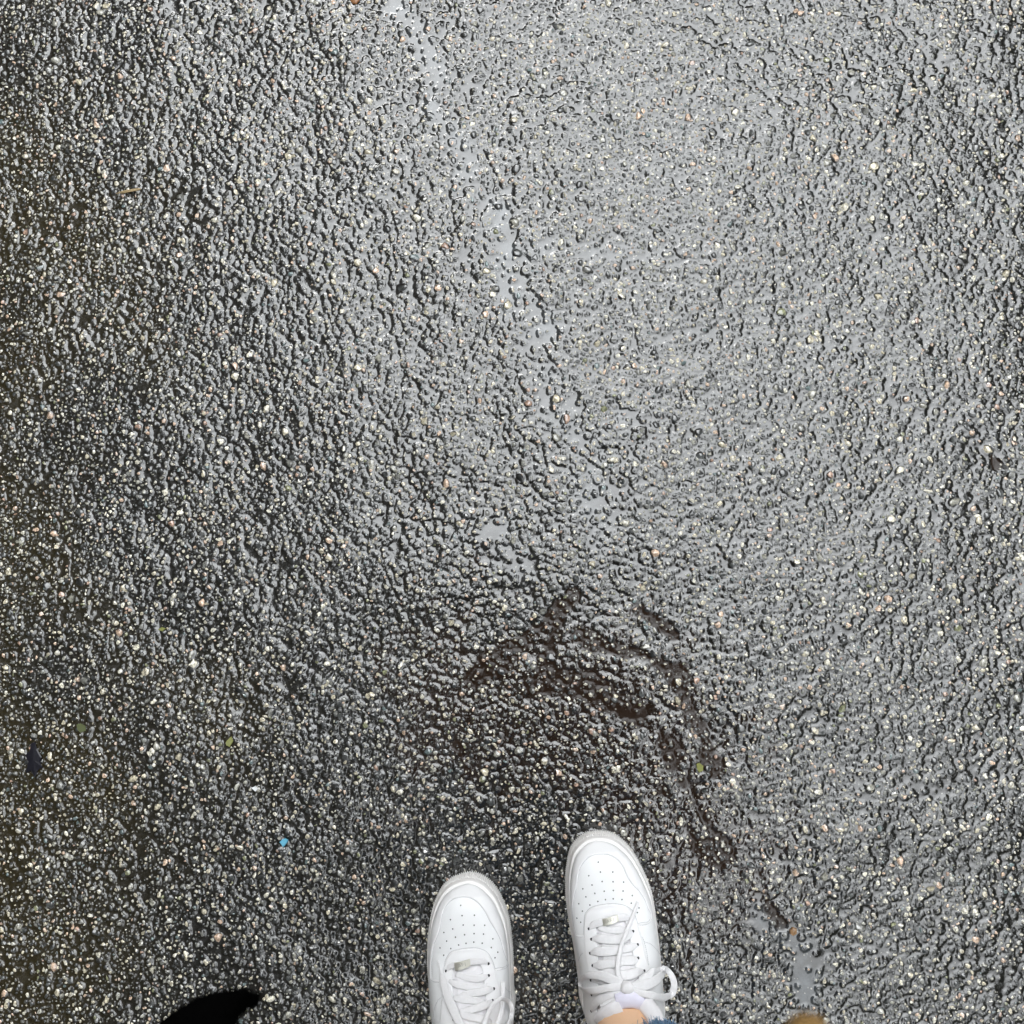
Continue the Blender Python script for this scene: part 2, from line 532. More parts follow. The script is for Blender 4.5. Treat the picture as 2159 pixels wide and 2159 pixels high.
nxt = (PX > -70) & (PX < 2230) & (PY > -70) & (PY < 2230)
quad_ok = nxt[:-1, :-1]
idx = np.arange(ny * nx).reshape(ny, nx)
Q = np.stack([idx[:-1, :-1], idx[:-1, 1:], idx[1:, 1:], idx[1:, :-1]], -1)[quad_ok]
used = np.unique(Q)
remap = np.full(ny * nx, -1, np.int64); remap[used] = np.arange(len(used))
V = np.stack([GX.ravel()[used], GY.ravel()[used], film.ravel()[used]], -1)
me = mesh_np('wet_asphalt', V, remap[Q])
for nm, F in (('silt', SILTC), ('water', WATER), ('dulled', SILT), ('olive_left', OLIVE_LEFT)):
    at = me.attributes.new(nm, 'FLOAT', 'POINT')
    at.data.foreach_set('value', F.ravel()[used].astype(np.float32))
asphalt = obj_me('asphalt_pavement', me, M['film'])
tag(asphalt, 'wet dark asphalt pavement with water lying between its stones', kind='structure')

# the rest of the ground out to the horizon
o = obj_me('road', mesh_np('road', [(-120, -120, -0.007), (120, -120, -0.007), (120, 120, -0.007), (-120, 120, -0.007)], [(0, 1, 2, 3)]), M['outer'])
tag(o, kind='structure')


# stone prototypes: rocks cut by random planes
def rock_mesh(seed, sub=2):
    r = np.random.default_rng(seed)
    bm = bmesh.new()
    bmesh.ops.create_icosphere(bm, subdivisions=sub, radius=1.0)
    for k in range(11):
        n = r.normal(size=3); n /= np.linalg.norm(n); dd = r.uniform(0.58, 0.88)
        for v in bm.verts:
            p = np.array(v.co); e = p @ n - dd
            if e > 0:
                p = p - n * e * 0.93
                v.co = p
    for v in bm.verts:
        v.co = v.co * r.uniform(0.96, 1.04)
    me = bpy.data.meshes.new('stone')
    bm.to_mesh(me); bm.free()
    me.polygons.foreach_set('use_smooth', np.full(len(me.polygons), seed % 2 == 0))
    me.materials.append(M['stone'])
    return me


rocks = [rock_mesh(100 + k) for k in range(12)]
big = order[:0]
# the 300 biggest stones in view are parts of their own
ppx, ppy = to_px(SX, SY)
vis = (ppx > 5) & (ppx < 2150) & (ppy > 5) & (ppy < 2150)
shoe_zone = (ppx > 880) & (ppx < 1440) & (ppy > 1740)
cand = [i for i in order if vis[i] and not shoe_zone[i]][:300]
is_big = np.zeros(N, bool); is_big[cand] = True
for c, i in enumerate(cand):
    k = rad[i] * 1.12
    o = bpy.data.objects.new('stone', rocks[i % len(rocks)])
    o.location = (SX[i], SY[i], zc[i] + 0.0002)
    o.rotation_euler = rotv[i]
    o.scale = (k * sxy[i, 0], k * sxy[i, 1], k * zs[i])
    pc = colr[i] if ci[i] > 3 or c % 3 else pal[[4, 3, 6, 2][c % 4]]
    o['tint'] = [float(v) for v in pc]
    link(o, asphalt)

rest = ~is_big
me = bpy.data.meshes.new('stone_chippings')
P = np.stack([SX, SY, zc], -1)[rest].astype(np.float32)
me.vertices.add(len(P)); me.vertices.foreach_set('co', P.ravel())
a = me.attributes.new('scl', 'FLOAT_VECTOR', 'POINT')
a.data.foreach_set('vector', (np.stack([sxy[:, 0], sxy[:, 1], zs], -1) * rad[:, None])[rest].astype(np.float32).ravel())
a = me.attributes.new('rot', 'FLOAT_VECTOR', 'POINT'); a.data.foreach_set('vector', rotv[rest].astype(np.float32).ravel())
a = me.attributes.new('col', 'FLOAT_COLOR', 'POINT')
a.data.foreach_set('color', np.hstack([colr, np.ones((N, 1))])[rest].astype(np.float32).ravel())
a = me.attributes.new('pick', 'INT', 'POINT'); a.data.foreach_set('value', RNG.integers(0, 12, rest.sum()).astype(np.int32))
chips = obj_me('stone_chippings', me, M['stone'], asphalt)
tag(chips, kind='stuff')
ng = bpy.data.node_groups.new('chippings', 'GeometryNodeTree')
ng.interface.new_socket('Geometry', in_out='INPUT', socket_type='NodeSocketGeometry')
ng.interface.new_socket('Geometry', in_out='OUTPUT', socket_type='NodeSocketGeometry')
gin = ng.nodes.new('NodeGroupInput'); gout = ng.nodes.new('NodeGroupOutput')
iop = ng.nodes.new('GeometryNodeInstanceOnPoints')
jg = ng.nodes.new('GeometryNodeJoinGeometry')
for k in range(11, -1, -1):
    po = bpy.data.objects.new('stone_shape', rocks[k])      # never linked to the scene
    oi = ng.nodes.new('GeometryNodeObjectInfo'); oi.inputs['Object'].default_value = po
    oi.inputs['As Instance'].default_value = True
    ng.links.new(oi.outputs['Geometry'], jg.inputs['Geometry'])


def named(nm, ty):
    n = ng.nodes.new('GeometryNodeInputNamedAttribute'); n.data_type = ty; n.inputs['Name'].default_value = nm
    return n.outputs['Attribute']


ng.links.new(gin.outputs[0], iop.inputs['Points'])
ng.links.new(jg.outputs[0], iop.inputs['Instance'])
iop.inputs['Pick Instance'].default_value = True
ng.links.new(named('pick', 'INT'), iop.inputs['Instance Index'])
ng.links.new(named('rot', 'FLOAT_VECTOR'), iop.inputs['Rotation'])
ng.links.new(named('scl', 'FLOAT_VECTOR'), iop.inputs['Scale'])
ng.links.new(iop.outputs[0], gout.inputs[0])
md = chips.modifiers.new('chippings', 'NODES'); md.node_group = ng
print('STONES', N, 'FILM QUADS', len(Q))


# ------------------------------------------------------------------ sneakers
class Shoe:
    ZB = 0.034

    def __init__(s, conv, left, right, axis_px, lean, label, group):
        """conv maps traced picture points to photo pixels; left/right: sole edge from the toe back"""
        s.conv = conv
        toe, back = [ground(*conv(p), 0.015) for p in axis_px]
        s.o = toe; s.ax = (back - toe) / np.linalg.norm(back - toe); s.cr = np.array([-s.ax[1], s.ax[0]])
        if s.cr[0] < 0: s.cr = -s.cr
        s.length = 0.272
        Lp = [s.loc(ground(*conv(p), 0.024)) for p in left]; Rp = [s.loc(ground(*conv(p), 0.024)) for p in right]
        tl, cl = map(list, zip(*Lp)); tr, cr_ = map(list, zip(*Rp))
        # heel, out of the frame
        ml = 0.5 * (cl[-1] + cr_[-1]); hw = 0.5 * (cr_[-1] - cl[-1])
        t0 = max(tl[-1], tr[-1])
        heel = []
        for k in range(0, 13):
            a = math.pi * k / 12
            heel.append((s.length - 0.036 + 0.036 * math.sin(a), ml + 0.034 * math.cos(a)))
        out = [(a, b) for a, b in zip(tr, cr_)] + heel + [(a, b) for a, b in zip(tl, cl)][::-1]
        s.outline = catmull(out, 10, True)                    # local (t, c)
        s.tmin = s.outline[:, 0].min()
        # width functions
        tt = np.linspace(s.tmin + 1e-5, s.length, 400)
        L = np.zeros(400); Rr = np.zeros(400)
        q = np.vstack([s.outline, s.outline[:1]])
        for i, t in enumerate(tt):
            m = ((q[:-1, 0] - t) * (q[1:, 0] - t)) <= 0
            cc = q[:-1, 1][m] + (t - q[:-1, 0][m]) / (q[1:, 0][m] - q[:-1, 0][m] + 1e-12) * (q[1:, 1][m] - q[:-1, 1][m])
            if len(cc): L[i], Rr[i] = cc.min(), cc.max()
            else: L[i], Rr[i] = L[i - 1], Rr[i - 1]
        s.tt, s.L, s.R = tt, L, Rr
        s.zt_t = np.array([0.0, 0.012, 0.03, 0.05, 0.075, 0.095, 0.115, 0.14, 0.16, 0.18, 0.205, 0.24, 0.28])
        s.zt_z = np.array([0.038, 0.047, 0.0545, 0.058, 0.0615, 0.067, 0.076, 0.090, 0.101, 0.108, 0.104, 0.088, 0.078])
        fz = np.linspace(-0.03, 0.31, 341)
        zz = np.interp(fz, s.zt_t, s.zt_z)
        ker = np.exp(-0.5 * (np.arange(-24, 25) / 8.0) ** 2); ker /= ker.sum()
        zp = np.pad(zz, 24, mode='edge')
        s.zt_t, s.zt_z = fz, np.convolve(zp, ker, 'valid')
        s.root = empty('sneaker', (*s.o, 0))
        bpy.context.view_layer.update()
        tag(s.root, label, 'sneaker', group)

    def loc(s, xy):
        d = np.asarray(xy) - s.o
        return (d @ s.ax, d @ s.cr)

    def world(s, t, c):
        return s.o[0] + t * s.ax[0] + c * s.cr[0], s.o[1] + t * s.ax[1] + c * s.cr[1]

    def sides(s, t, inset=0.0034):
        t1 = s.tmin + 0.0045 + (t - s.tmin - 0.0045)
        L = np.interp(t1 - 0.0045, s.tt, s.L) + inset; Rr = np.interp(t1 - 0.0045, s.tt, s.R) - inset
        return L, Rr

    def H(s, x, y):
        dx, dy = x - s.o[0], y - s.o[1]
        t = dx * s.ax[0] + dy * s.ax[1]; c = dx * s.cr[0] + dy * s.cr[1]
        return s.Htc(t, c)

    def Htc(s, t, c):
        L, Rr = s.sides(t)
        hw = np.maximum((Rr - L) / 2, 1e-5); m = (L + Rr) / 2
        q = np.clip(np.abs((c - m) / hw), 0, 1)
        p = np.interp(t, [0, 0.06, 0.12, 0.2], [2.6, 2.5, 2.0, 1.9])
        top = np.interp(t - s.tmin, s.zt_t, s.zt_z)
        top = s.ZB + (top - s.ZB) * np.sqrt(np.clip((t - s.tmin - 0.0045) / 0.012, 0, 1))
        z = s.ZB + (top - s.ZB) * (1 - q ** p) ** (1 / p)
        # soft toe crease behind the perforations
        z = z - 0.0012 * np.exp(-((t - s.tmin - 0.083 - 0.15 * np.abs(c - m)) / 0.006) ** 2) * (1 - q)
        # walking creases across the toe and slight puckering of the leather
        w = (1 - q) * np.clip((t - s.tmin - 0.02) / 0.03, 0, 1)
        z = z + w * (0.00035 * np.sin(c * 210 + t * 90 + s.o[0] * 50) * np.sin(t * 260 + c * 60) - 0.0005 * np.exp(-((t - s.tmin - 0.072 + 0.1 * (c - m)) / 0.0028) ** 2))
        return z

    def hit(s, pts, lift=0.0):
        """photo points -> world points on the upper"""
        xy = np.array([s.conv(p) for p in pts], float)
        z = np.full(len(xy), 0.06)
        for _ in range(8):
            g = ground(xy[:, 0], xy[:, 1], z)
            z = 0.5 * z + 0.5 * (s.H(g[:, 0], g[:, 1]) + lift)
        g = ground(xy[:, 0], xy[:, 1], z)
        return np.column_stack([g, z])

    def grid(s, nt=330, ns=190):
        u = np.linspace(0, 1, nt)
        t = s.tmin + 0.0046 + (s.length - 0.014 - s.tmin) * (u ** 1.25)
        v = np.linspace(-1, 1, ns)
        sv = np.sin(v * math.pi / 2)
        T, SV = np.meshgrid(t, sv, indexing='ij')
        L, Rr = s.sides(T)
        C = (L + Rr) / 2 + SV * (Rr - L) / 2
        Z = s.Htc(T, C)
        X, Y = s.world(T, C)
        return T, C, X, Y, Z

    def patch(s, name, mat, off, keep, parent=None):
        """a leather piece cut from the upper: off = lift of each grid vertex, keep = vertex mask"""
        X, Y, Z = s.G[2], s.G[3], s.G[4] + off
        n, m = X.shape
        idx = np.arange(n * m).reshape(n, m)
        k = keep[:-1, :-1] & keep[1:, :-1] & keep[1:, 1:] & keep[:-1, 1:]
        Qd = np.stack([idx[:-1, :-1], idx[:-1, 1:], idx[1:, 1:], idx[1:, :-1]], -1)[k]
        us = np.unique(Qd); rm = np.full(n * m, -1); rm[us] = np.arange(len(us))
        V = np.stack([X.ravel()[us], Y.ravel()[us], Z.ravel()[us]], -1)
        Qn = rm[Qd]
        # wind faces upward
        a, b, c = V[Qn[0, 0]], V[Qn[0, 1]], V[Qn[0, 2]]
        if np.cross(b - a, c - a)[2] < 0: Qn = Qn[:, ::-1]
        return obj_me(name, mesh_np(name, V, Qn), mat, parent or s.root)

    def sole(s):
        q = np.vstack([s.outline, s.outline[:1]])
        seg = np.hypot(*(q[1:] - q[:-1]).T); cum = np.concatenate([[0], np.cumsum(seg)])
        n = 1500
        u = np.linspace(0, cum[-1], n, endpoint=False)
        P = np.stack([np.interp(u, cum, q[:, 0]), np.interp(u, cum, q[:, 1])], -1)
        T = np.roll(P, -2, 0) - np.roll(P, 2, 0); T /= np.linalg.norm(T, axis=1)[:, None]
        Nn = np.stack([T[:, 1], -T[:, 0]], -1)
        cen = P.mean(0)
        if ((P - cen) * Nn).sum() < 0: Nn = -Nn
        teeth = 0.0008 * np.clip(np.sin(u / 0.0024 * 2 * math.pi) * 2.2, -1, 1)
        front = np.clip((0.12 - (P[:, 0] - s.tmin)) / 0.02, 0, 1)
        rings = [(-0.004, 0.0, 0), (-0.0004, 0.001, 1), (0.0004, 0.004, 1), (-0.0003, 0.010, 1), (-0.0006, 0.016, 1), (-0.0011, 0.0225, 1), (-0.0016, 0.0232, 0),
                 (-0.0014, 0.0240, 0), (-0.0021, 0.0290, 0), (-0.0027, 0.0318, 0), (-0.0034, 0.0332, 0), (-0.0038, 0.0330, 0), (-0.0044, 0.0344, 0), (-0.0110, 0.0344, 0)]
        V = []
        for off, z, k in rings:
            o_ = off + k * teeth * front
            # toe spring lifts the front of the sole a little
            pt = P + Nn * o_[:, None] if np.ndim(o_) else P + Nn * o_
            x, y = s.world(pt[:, 0], pt[:, 1])
            V.append(np.stack([x, y, np.full(n, z)], -1))
        V = np.vstack(V)
        F = []
        i = np.arange(n); j = (i + 1) % n
        for r in range(len(rings) - 1):
            F.append(np.stack([i + r * n, j + r * n, j + (r + 1) * n, i + (r + 1) * n], -1))
        F = np.vstack(F)
        # outsole (toothed foot) and midsole (smooth wall) are separate pieces
        cut = 6 * n
        def sub(Fs, name, mat):
            us = np.unique(Fs); rm = np.full(len(V), -1); rm[us] = np.arange(len(us))
            return obj_me(name, mesh_np(name, V[us], rm[Fs]), mat, s.root)
        sub(F[:cut], 'outsole', M['rubber'])
        sub(F[cut:], 'midsole', M['rubber'])

    def poly(s, pts, n=6):
        return catmull(s.hit(pts)[:, :2], n)

    def ribbon(s, name, pts, width=0.0062, thick=0.0013, mat=None, parent=None, lift=0.0018, lifts=None, spread=None, surf=True):
        n0 = len(pts)
        lf = np.array(lifts if lifts is not None else [lift] * n0, float)
        xy = np.array([s.conv(p) for p in pts], float)
        z = np.full(n0, 0.08)
        for _ in range(12):
            g = ground(xy[:, 0], xy[:, 1], z); z = 0.5 * z + 0.5 * (s.H(g[:, 0], g[:, 1]) + lf)
        g = ground(xy[:, 0], xy[:, 1], z)
        P = catmull(np.column_stack([g, z]), 7)
        wd = np.full(len(P), width)
        if spread is not None:
            wd = np.interp(np.linspace(0, 1, len(P)), np.linspace(0, 1, len(spread)), spread)
        T = np.gradient(P, axis=0); T /= np.linalg.norm(T, axis=1)[:, None]
        # surface normal under the lace
        e = 0.002
        hx = (s.H(P[:, 0] + e, P[:, 1]) - s.H(P[:, 0] - e, P[:, 1])) / (2 * e)
        hy = (s.H(P[:, 0], P[:, 1] + e) - s.H(P[:, 0], P[:, 1] - e)) / (2 * e)
        g_ = 0.85 if surf else 0.25
        Nn = np.stack([-np.clip(hx, -1, 1) * g_, -np.clip(hy, -1, 1) * g_, np.ones(len(P))], -1)
        S = np.cross(T, Nn); S /= np.linalg.norm(S, axis=1)[:, None]
        U = np.cross(S, T)
        K = 12
        a = np.arange(K) / K * 2 * math.pi
        ca = np.sign(np.cos(a)) * np.abs(np.cos(a)) ** 0.7; sa = np.sign(np.sin(a)) * np.abs(np.sin(a)) ** 0.9
        V = (P[:, None] + S[:, None] * (ca[None, :, None] * wd[:, None, None] / 2) + U[:, None] * (sa[None, :, None] * thick / 2)).reshape(-1, 3)
        F = []
        for i in range(len(P) - 1):
            for k in range(K):
                k2 = (k + 1) % K
                F.append((i * K + k, i * K + k2, (i + 1) * K + k2, (i + 1) * K + k))
        me = mesh_np(name, V, F)
        bm = bmesh.new(); bm.from_mesh(me)
        bm.verts.ensure_lookup_table()
        bm.faces.new([bm.verts[k] for k in range(K)]); bm.faces.new([bm.verts[(len(P) - 1) * K + k] for k in range(K)][::-1])
        bmesh.ops.recalc_face_normals(bm, faces=bm.faces)
        bm.to_mesh(me); bm.free()
        me.polygons.foreach_set('use_smooth', np.ones(len(me.polygons), bool))
        return obj_me(name, me, mat or M['lace'], parent or s.root)

    def build(s, toebox, eyestay, opening, perfs, eyelets, seams):
        s.G = s.grid()
        T, C, X, Y, Z = s.G
        tb = s.poly(toebox); es = s.poly(eyestay); op = s.poly(opening)
        dtb = sdist(X, Y, tb); des = sdist(X, Y, es); dop = sdist(X, Y, op)
        # collar opening behind the tongue
        tc = s.tmin + 0.228
        L, Rr = s.sides(T)
        hole = ((T - tc) / 0.052) ** 2 + ((C - (L + Rr) / 2) / 0.031) ** 2 < 1
        solid = ~hole
        # base: perforated toe box and tongue are cut from the lower layer
        s.patch('toe_box', M['leather'], np.zeros_like(Z), solid & (dtb > -0.004) & (des < 0.004) & (dop < 0.002))
        s.patch('tongue', M['mesh'], -0.0006 + 0.0022 * smooth01(dop / 0.006) , solid & (dop > -0.003))
        # overlay round the toe and the quarters
        th = 0.0013
        off = th * smooth01(-dtb / 0.0014)
        ring = (dtb < 0.0003) & (des < 0.0008) & solid
        tend = s.tend
        dl = np.where(C < (L + Rr) / 2, s.t_left, s.t_right)
        s.patch('toe_overlay', M['leather2'], off, ring & (T < dl + 0.0008))
        offq = th * 0.5 * smooth01((T - dl + 0.0012) / 0.0014) + 0.0001
        s.patch('quarter_panel', M['leather'], offq, (T > dl - 0.0004) & (des < 0.0008) & solid & (dtb < 0.0035))
        # eyestay
        offe = (0.0017) * np.minimum(smooth01(des / 0.0012), smooth01(-dop / 0.0012)) - 0.0001
        s.patch('eyestay', M['leather2'], offe, (des > -0.0002) & (dop < 0.0002) & solid)
        # perforations
        hole_me = None
        for p in perfs:
            w = s.hit([p], 0.0)[0]
            e = 0.001
            n = Vector((-(s.H(w[0] + e, w[1]) - s.H(w[0] - e, w[1])) / (2 * e), -(s.H(w[0], w[1] + e) - s.H(w[0], w[1] - e)) / (2 * e), 1)).normalized()
            if hole_me is None:
                bm = bmesh.new()
                bmesh.ops.create_cone(bm, cap_ends=True, segments=10, radius1=0.0009, radius2=0.0008, depth=0.0008)
                hole_me = bpy.data.meshes.new('perforation'); bm.to_mesh(hole_me); bm.free(); hole_me.materials.append(M['hole'])
            o = bpy.data.objects.new('perforation', hole_me)
            o.rotation_euler = n.to_track_quat('Z', 'Y').to_euler()
            o.location = Vector(w) - n * 0.00028
            link(o, s.root)
        for p in eyelets:
            w = s.hit([p], 0.0012)[0]
            bm = bmesh.new()
            bmesh.ops.create_cone(bm, cap_ends=True, segments=14, radius1=0.0017, radius2=0.0015, depth=0.0016)
            o = obj_bm('eyelet', bm, M['hole'], s.root, smooth=False)
            o.matrix_world = Matrix.Translation(Vector(w))
        s.seam(tb, 'toe_crease_shade'); s.seam(es, 'eyestay_crease_shade')
        for pts in seams:
            W = catmull(s.hit(pts, 0.0), 8)
            s.stitch_line(W)

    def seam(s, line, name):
        """grey strip that paints in the dark crease along a leather edge"""
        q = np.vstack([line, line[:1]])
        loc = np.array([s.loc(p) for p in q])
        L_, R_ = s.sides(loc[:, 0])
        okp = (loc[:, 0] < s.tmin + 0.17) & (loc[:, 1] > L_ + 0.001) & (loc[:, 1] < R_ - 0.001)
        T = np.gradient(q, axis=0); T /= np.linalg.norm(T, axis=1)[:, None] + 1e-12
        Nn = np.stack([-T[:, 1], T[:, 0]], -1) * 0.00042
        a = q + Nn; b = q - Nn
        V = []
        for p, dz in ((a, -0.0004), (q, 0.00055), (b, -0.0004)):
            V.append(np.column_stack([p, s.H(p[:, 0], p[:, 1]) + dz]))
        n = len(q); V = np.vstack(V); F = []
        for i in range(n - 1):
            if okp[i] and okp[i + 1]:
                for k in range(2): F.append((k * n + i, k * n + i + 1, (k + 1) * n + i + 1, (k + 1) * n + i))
        obj_me(name, mesh_np(name, V, np.array(F)), M['stitch_crease'], s.root)  # grey colour paints in the shade where two panels meet

    def stitch_line(s, W):
        """row of thread stitches pressed into the leather"""
        seg = np.linalg.norm(W[1:] - W[:-1], axis=1); cum = np.concatenate([[0], np.cumsum(seg)])
        n = max(3, int(cum[-1] / 0.0021))
        bm = bmesh.new()
        for i in range(n):
            a = i * 0.0021; b = a + 0.0015
            pa = np.array([np.interp(a, cum, W[:, k]) for k in range(3)]); pb = np.array([np.interp(b, cum, W[:, k]) for k in range(3)])
            pa[2] = s.H(pa[0], pa[1]) + s.seam_off; pb[2] = s.H(pb[0], pb[1]) + s.seam_off
            d = pb - pa; d /= np.linalg.norm(d) + 1e-9
            sd = np.cross(d, (0, 0, 1.0)); sd /= np.linalg.norm(sd) + 1e-9
            up = np.array((0, 0, 1.0)); r = 0.00028
            ring = []
            for p in (pa, pb):
                ring.append([bm.verts.new(p + sd * r * cx + up * r * cz) for cx, cz in ((1, 0), (0, 1), (-1, 0), (0, -1))])
            for k in range(4):
                bm.faces.new((ring[0][k], ring[0][(k + 1) % 4], ring[1][(k + 1) % 4], ring[1][k]))
        obj_bm('stitching', bm, M['stitch_crease'], s.root)

    def plate(s, corners):
        """metal lace plate: four corners in the picture, slightly arched"""
        W = s.hit(corners, 0.0045)
        a, b, c, d = W
        bm = bmesh.new()
        nu, nv = 10, 4
        rows = []
        for lay in (0, 1):
            g = []
            for i in range(nu + 1):
                u = i / nu
                row = []
                for j in range(nv + 1):
                    v = j / nv
                    p = (a * (1 - u) + b * u) * (1 - v) + (d * (1 - u) + c * u) * v
                    p = p + np.array((0, 0, 0.0016 * (1 - (2 * u - 1) ** 2) + 0.0008 * lay))
                    row.append(bm.verts.new(p))
                g.append(row)
            rows.append(g)
        for lay in (0, 1):
            for i in range(nu):
                for j in range(nv):
                    q = [rows[lay][i][j], rows[lay][i + 1][j], rows[lay][i + 1][j + 1], rows[lay][i][j + 1]]
                    bm.faces.new(q)
        for i in range(nu):
            for j in (0, nv):
                bm.faces.new([rows[0][i][j], rows[0][i + 1][j], rows[1][i + 1][j], rows[1][i][j]])
        for j in range(nv):
            for i in (0, nu):
                bm.faces.new([rows[0][i][j], rows[0][i][j + 1], rows[1][i][j + 1], rows[1][i][j]])
        bmesh.ops.recalc_face_normals(bm, faces=bm.faces)
        o = obj_bm('lace_plate', bm, M['metal'], s.root, smooth=False)
        cu = bpy.data.curves.new('engraving', 'FONT'); cu.body = 'AF1'; cu.size = 0.0062; cu.extrude = 0.00005
        cu.align_x = 'CENTER'; cu.align_y = 'CENTER'
        to = bpy.data.objects.new('engraving', cu)
        COL.objects.link(to)
        bpy.context.view_layer.update()
        dg = bpy.context.evaluated_depsgraph_get()
        tm = bpy.data.meshes.new_from_object(to.evaluated_get(dg))
        bpy.data.objects.remove(to)
        tm.materials.clear(); tm.materials.append(M['engrave'])
        t = bpy.data.objects.new('engraving', tm)
        ctr = (a + b + c + d) / 4
        ang = math.atan2((b - a)[1], (b - a)[0])
        t.location = (ctr[0], ctr[1], ctr[2] + 0.0024 + 0.0002)
        t.rotation_euler = (0, 0, ang)
        link(t, o)


GRP = 'pair of white leather sneakers'
# ---- the sneaker on the left of the picture
cl = lambda p: (850 + p[0] / 5.38, 1800 + p[1] / 5.38)
LS = Shoe(cl,
          [(620, 285), (520, 335), (430, 425), (360, 560), (310, 720), (285, 870), (270, 1030), (265, 1200), (268, 1400), (284, 1600), (310, 1800)],
          [(740, 258), (860, 280), (960, 345), (1060, 460), (1120, 580), (1180, 740), (1212, 920), (1228, 1080), (1238, 1250), (1244, 1400), (1252, 1600), (1262, 1800)],
          [(740, 258), (790, 1900)], 0, 'white sneaker further back, on the left, its toe just beneath the wet asphalt\'s darkest patch', GRP)
LS.root['label'] = 'left white leather sneaker standing slightly further back, with grey-smudged laces, on wet asphalt'
t_of = lambda S, p: S.loc(S.hit([p])[0][:2])[0]
LS.t_left = t_of(LS, (330, 1420)); LS.t_right = t_of(LS, (1120, 1300)); LS.tend = 0; LS.seam_off = 0.0012
LS.sole()
LS.build(
    toebox=[(318, 1410), (320, 1230), (345, 1050), (388, 940), (420, 840), (437, 740), (462, 640), (515, 560), (590, 508), (690, 490), (780, 510), (860, 570),
            (930, 660), (980, 760), (1050, 870), (1100, 970), (1130, 1080), (1165, 1180), (1186, 1240), (1150, 1282), (1040, 1305), (760, 1400), (430, 1432)],
    eyestay=[(450, 1380), (470, 1240), (492, 1180), (545, 1112), (640, 1082), (800, 1066), (900, 1086), (962, 1128), (1012, 1210), (1045, 1310), (1075, 1420),
             (1110, 1560), (1150, 1750), (1180, 1990), (1200, 2200), (420, 2200), (400, 1990), (425, 1750), (440, 1560)],
    opening=[(560, 1300), (640, 1262), (760, 1245), (860, 1262), (900, 1350), (920, 1550), (950, 1800), (985, 2250), (600, 2250), (590, 1990), (580, 1750), (565, 1500)],
    perfs=[(653, 586), (668, 702), (808, 698), (537, 747), (681, 809), (805, 811), (925, 812), (562, 853), (462, 893), (593, 947), (697, 919), (804, 906), (911, 912),
           (1017, 965), (493, 991), (418, 1068), (629, 1035), (713, 1017), (801, 1003), (897, 1015), (1000, 1064), (1073, 1117), (540, 1076), (460, 1152), (1042, 1180)],
    eyelets=[(966, 1246), (968, 1382), (1026, 1532), (1010, 1665), (490, 1330), (575, 1880)],
    seams=[[(492, 1200), (600, 1182), (760, 1160), (960, 1130)], [(1045, 1318), (1110, 1312), (1170, 1290), (1200, 1240)], [(318, 1432), (360, 1452), (425, 1452)],
           [(1150, 1500), (1200, 1560), (1240, 1640), (1255, 1700)], [(345, 1850), (360, 1740), (395, 1660), (440, 1620)]])
for p in [
    dict(pts=[(488, 1335), (540, 1275), (640, 1252), (800, 1225), (900, 1220), (965, 1245)], spread=[.003, .0066, .007, .007, .0066, .003], lifts=[.001, .003, .004, .004, .003, .001]),
    dict(pts=[(965, 1382), (910, 1400), (820, 1420), (700, 1400), (600, 1362)], spread=[.003, .0075, .0075, .007, .006], lifts=[.001, .003, .003, .002, .0015]),
    dict(pts=[(520, 1440), (600, 1480), (740, 1510), (880, 1520), (960, 1500)], spread=[.004, .0075, .0075, .007, .006], lifts=[.001, .003, .0035, .002, .0015]),
    dict(pts=[(1024, 1530), (960, 1548), (860, 1570), (740, 1590), (620, 1640)], spread=[.003, .0078, .008, .0075, .006], lifts=[.001, .0045, .0048, .003, .0015]),
    dict(pts=[(570, 1640), (680, 1655), (820, 1665), (920, 1690)], spread=[.005, .0078, .0078, .006], lifts=[.001, .003, .003, .0015]),
    dict(pts=[(1018, 1665), (960, 1700), (880, 1735), (760, 1770), (640, 1800)], spread=[.003, .0075, .0085, .008, .006], lifts=[.001, .0045, .0048, .004, .002]),
    dict(pts=[(640, 1830), (760, 1850), (900, 1880), (1000, 1920)], spread=[.006, .008, .008, .006], lifts=[.002, .004, .004, .0015]),
]:
    LS.ribbon('lace', **p)
LS.plate([(578, 1236), (758, 1190), (764, 1270), (590, 1330)])
# long loose strand and the bow of the left sneaker
LS.ribbon('lace_strand', [(395, 1215), (425, 1330), (455, 1450), (490, 1580), (535, 1700), (580, 1800), (640, 1930), (700, 2060)],
          spread=[.002, .003, .0095, .0105, .0105, .010, .009, .008], lifts=[.003, .003, .005, .006, .007, .008, .010, .012])
LS.ribbon('bow_loop', [(860, 2100), (920, 1930), (975, 1790), (1040, 1690), (1120, 1640), (1200, 1675), (1235, 1760), (1225, 1850), (1180, 1960), (1080, 2080), (900, 2130)],
          width=0.0052, thick=0.0022, lifts=[.012, .014, .018, .022, .024, .026, .026, .024, .02, .014, .012], surf=False)
LS.ribbon('lace_strand', [(1135, 1450), (1132, 1530), (1128, 1640), (1120, 1760), (1090, 1880), (1040, 2000), (950, 2100)],
          width=0.0048, thick=0.0022, lifts=[.009, .010, .010, .011, .012, .012, .012], surf=False)

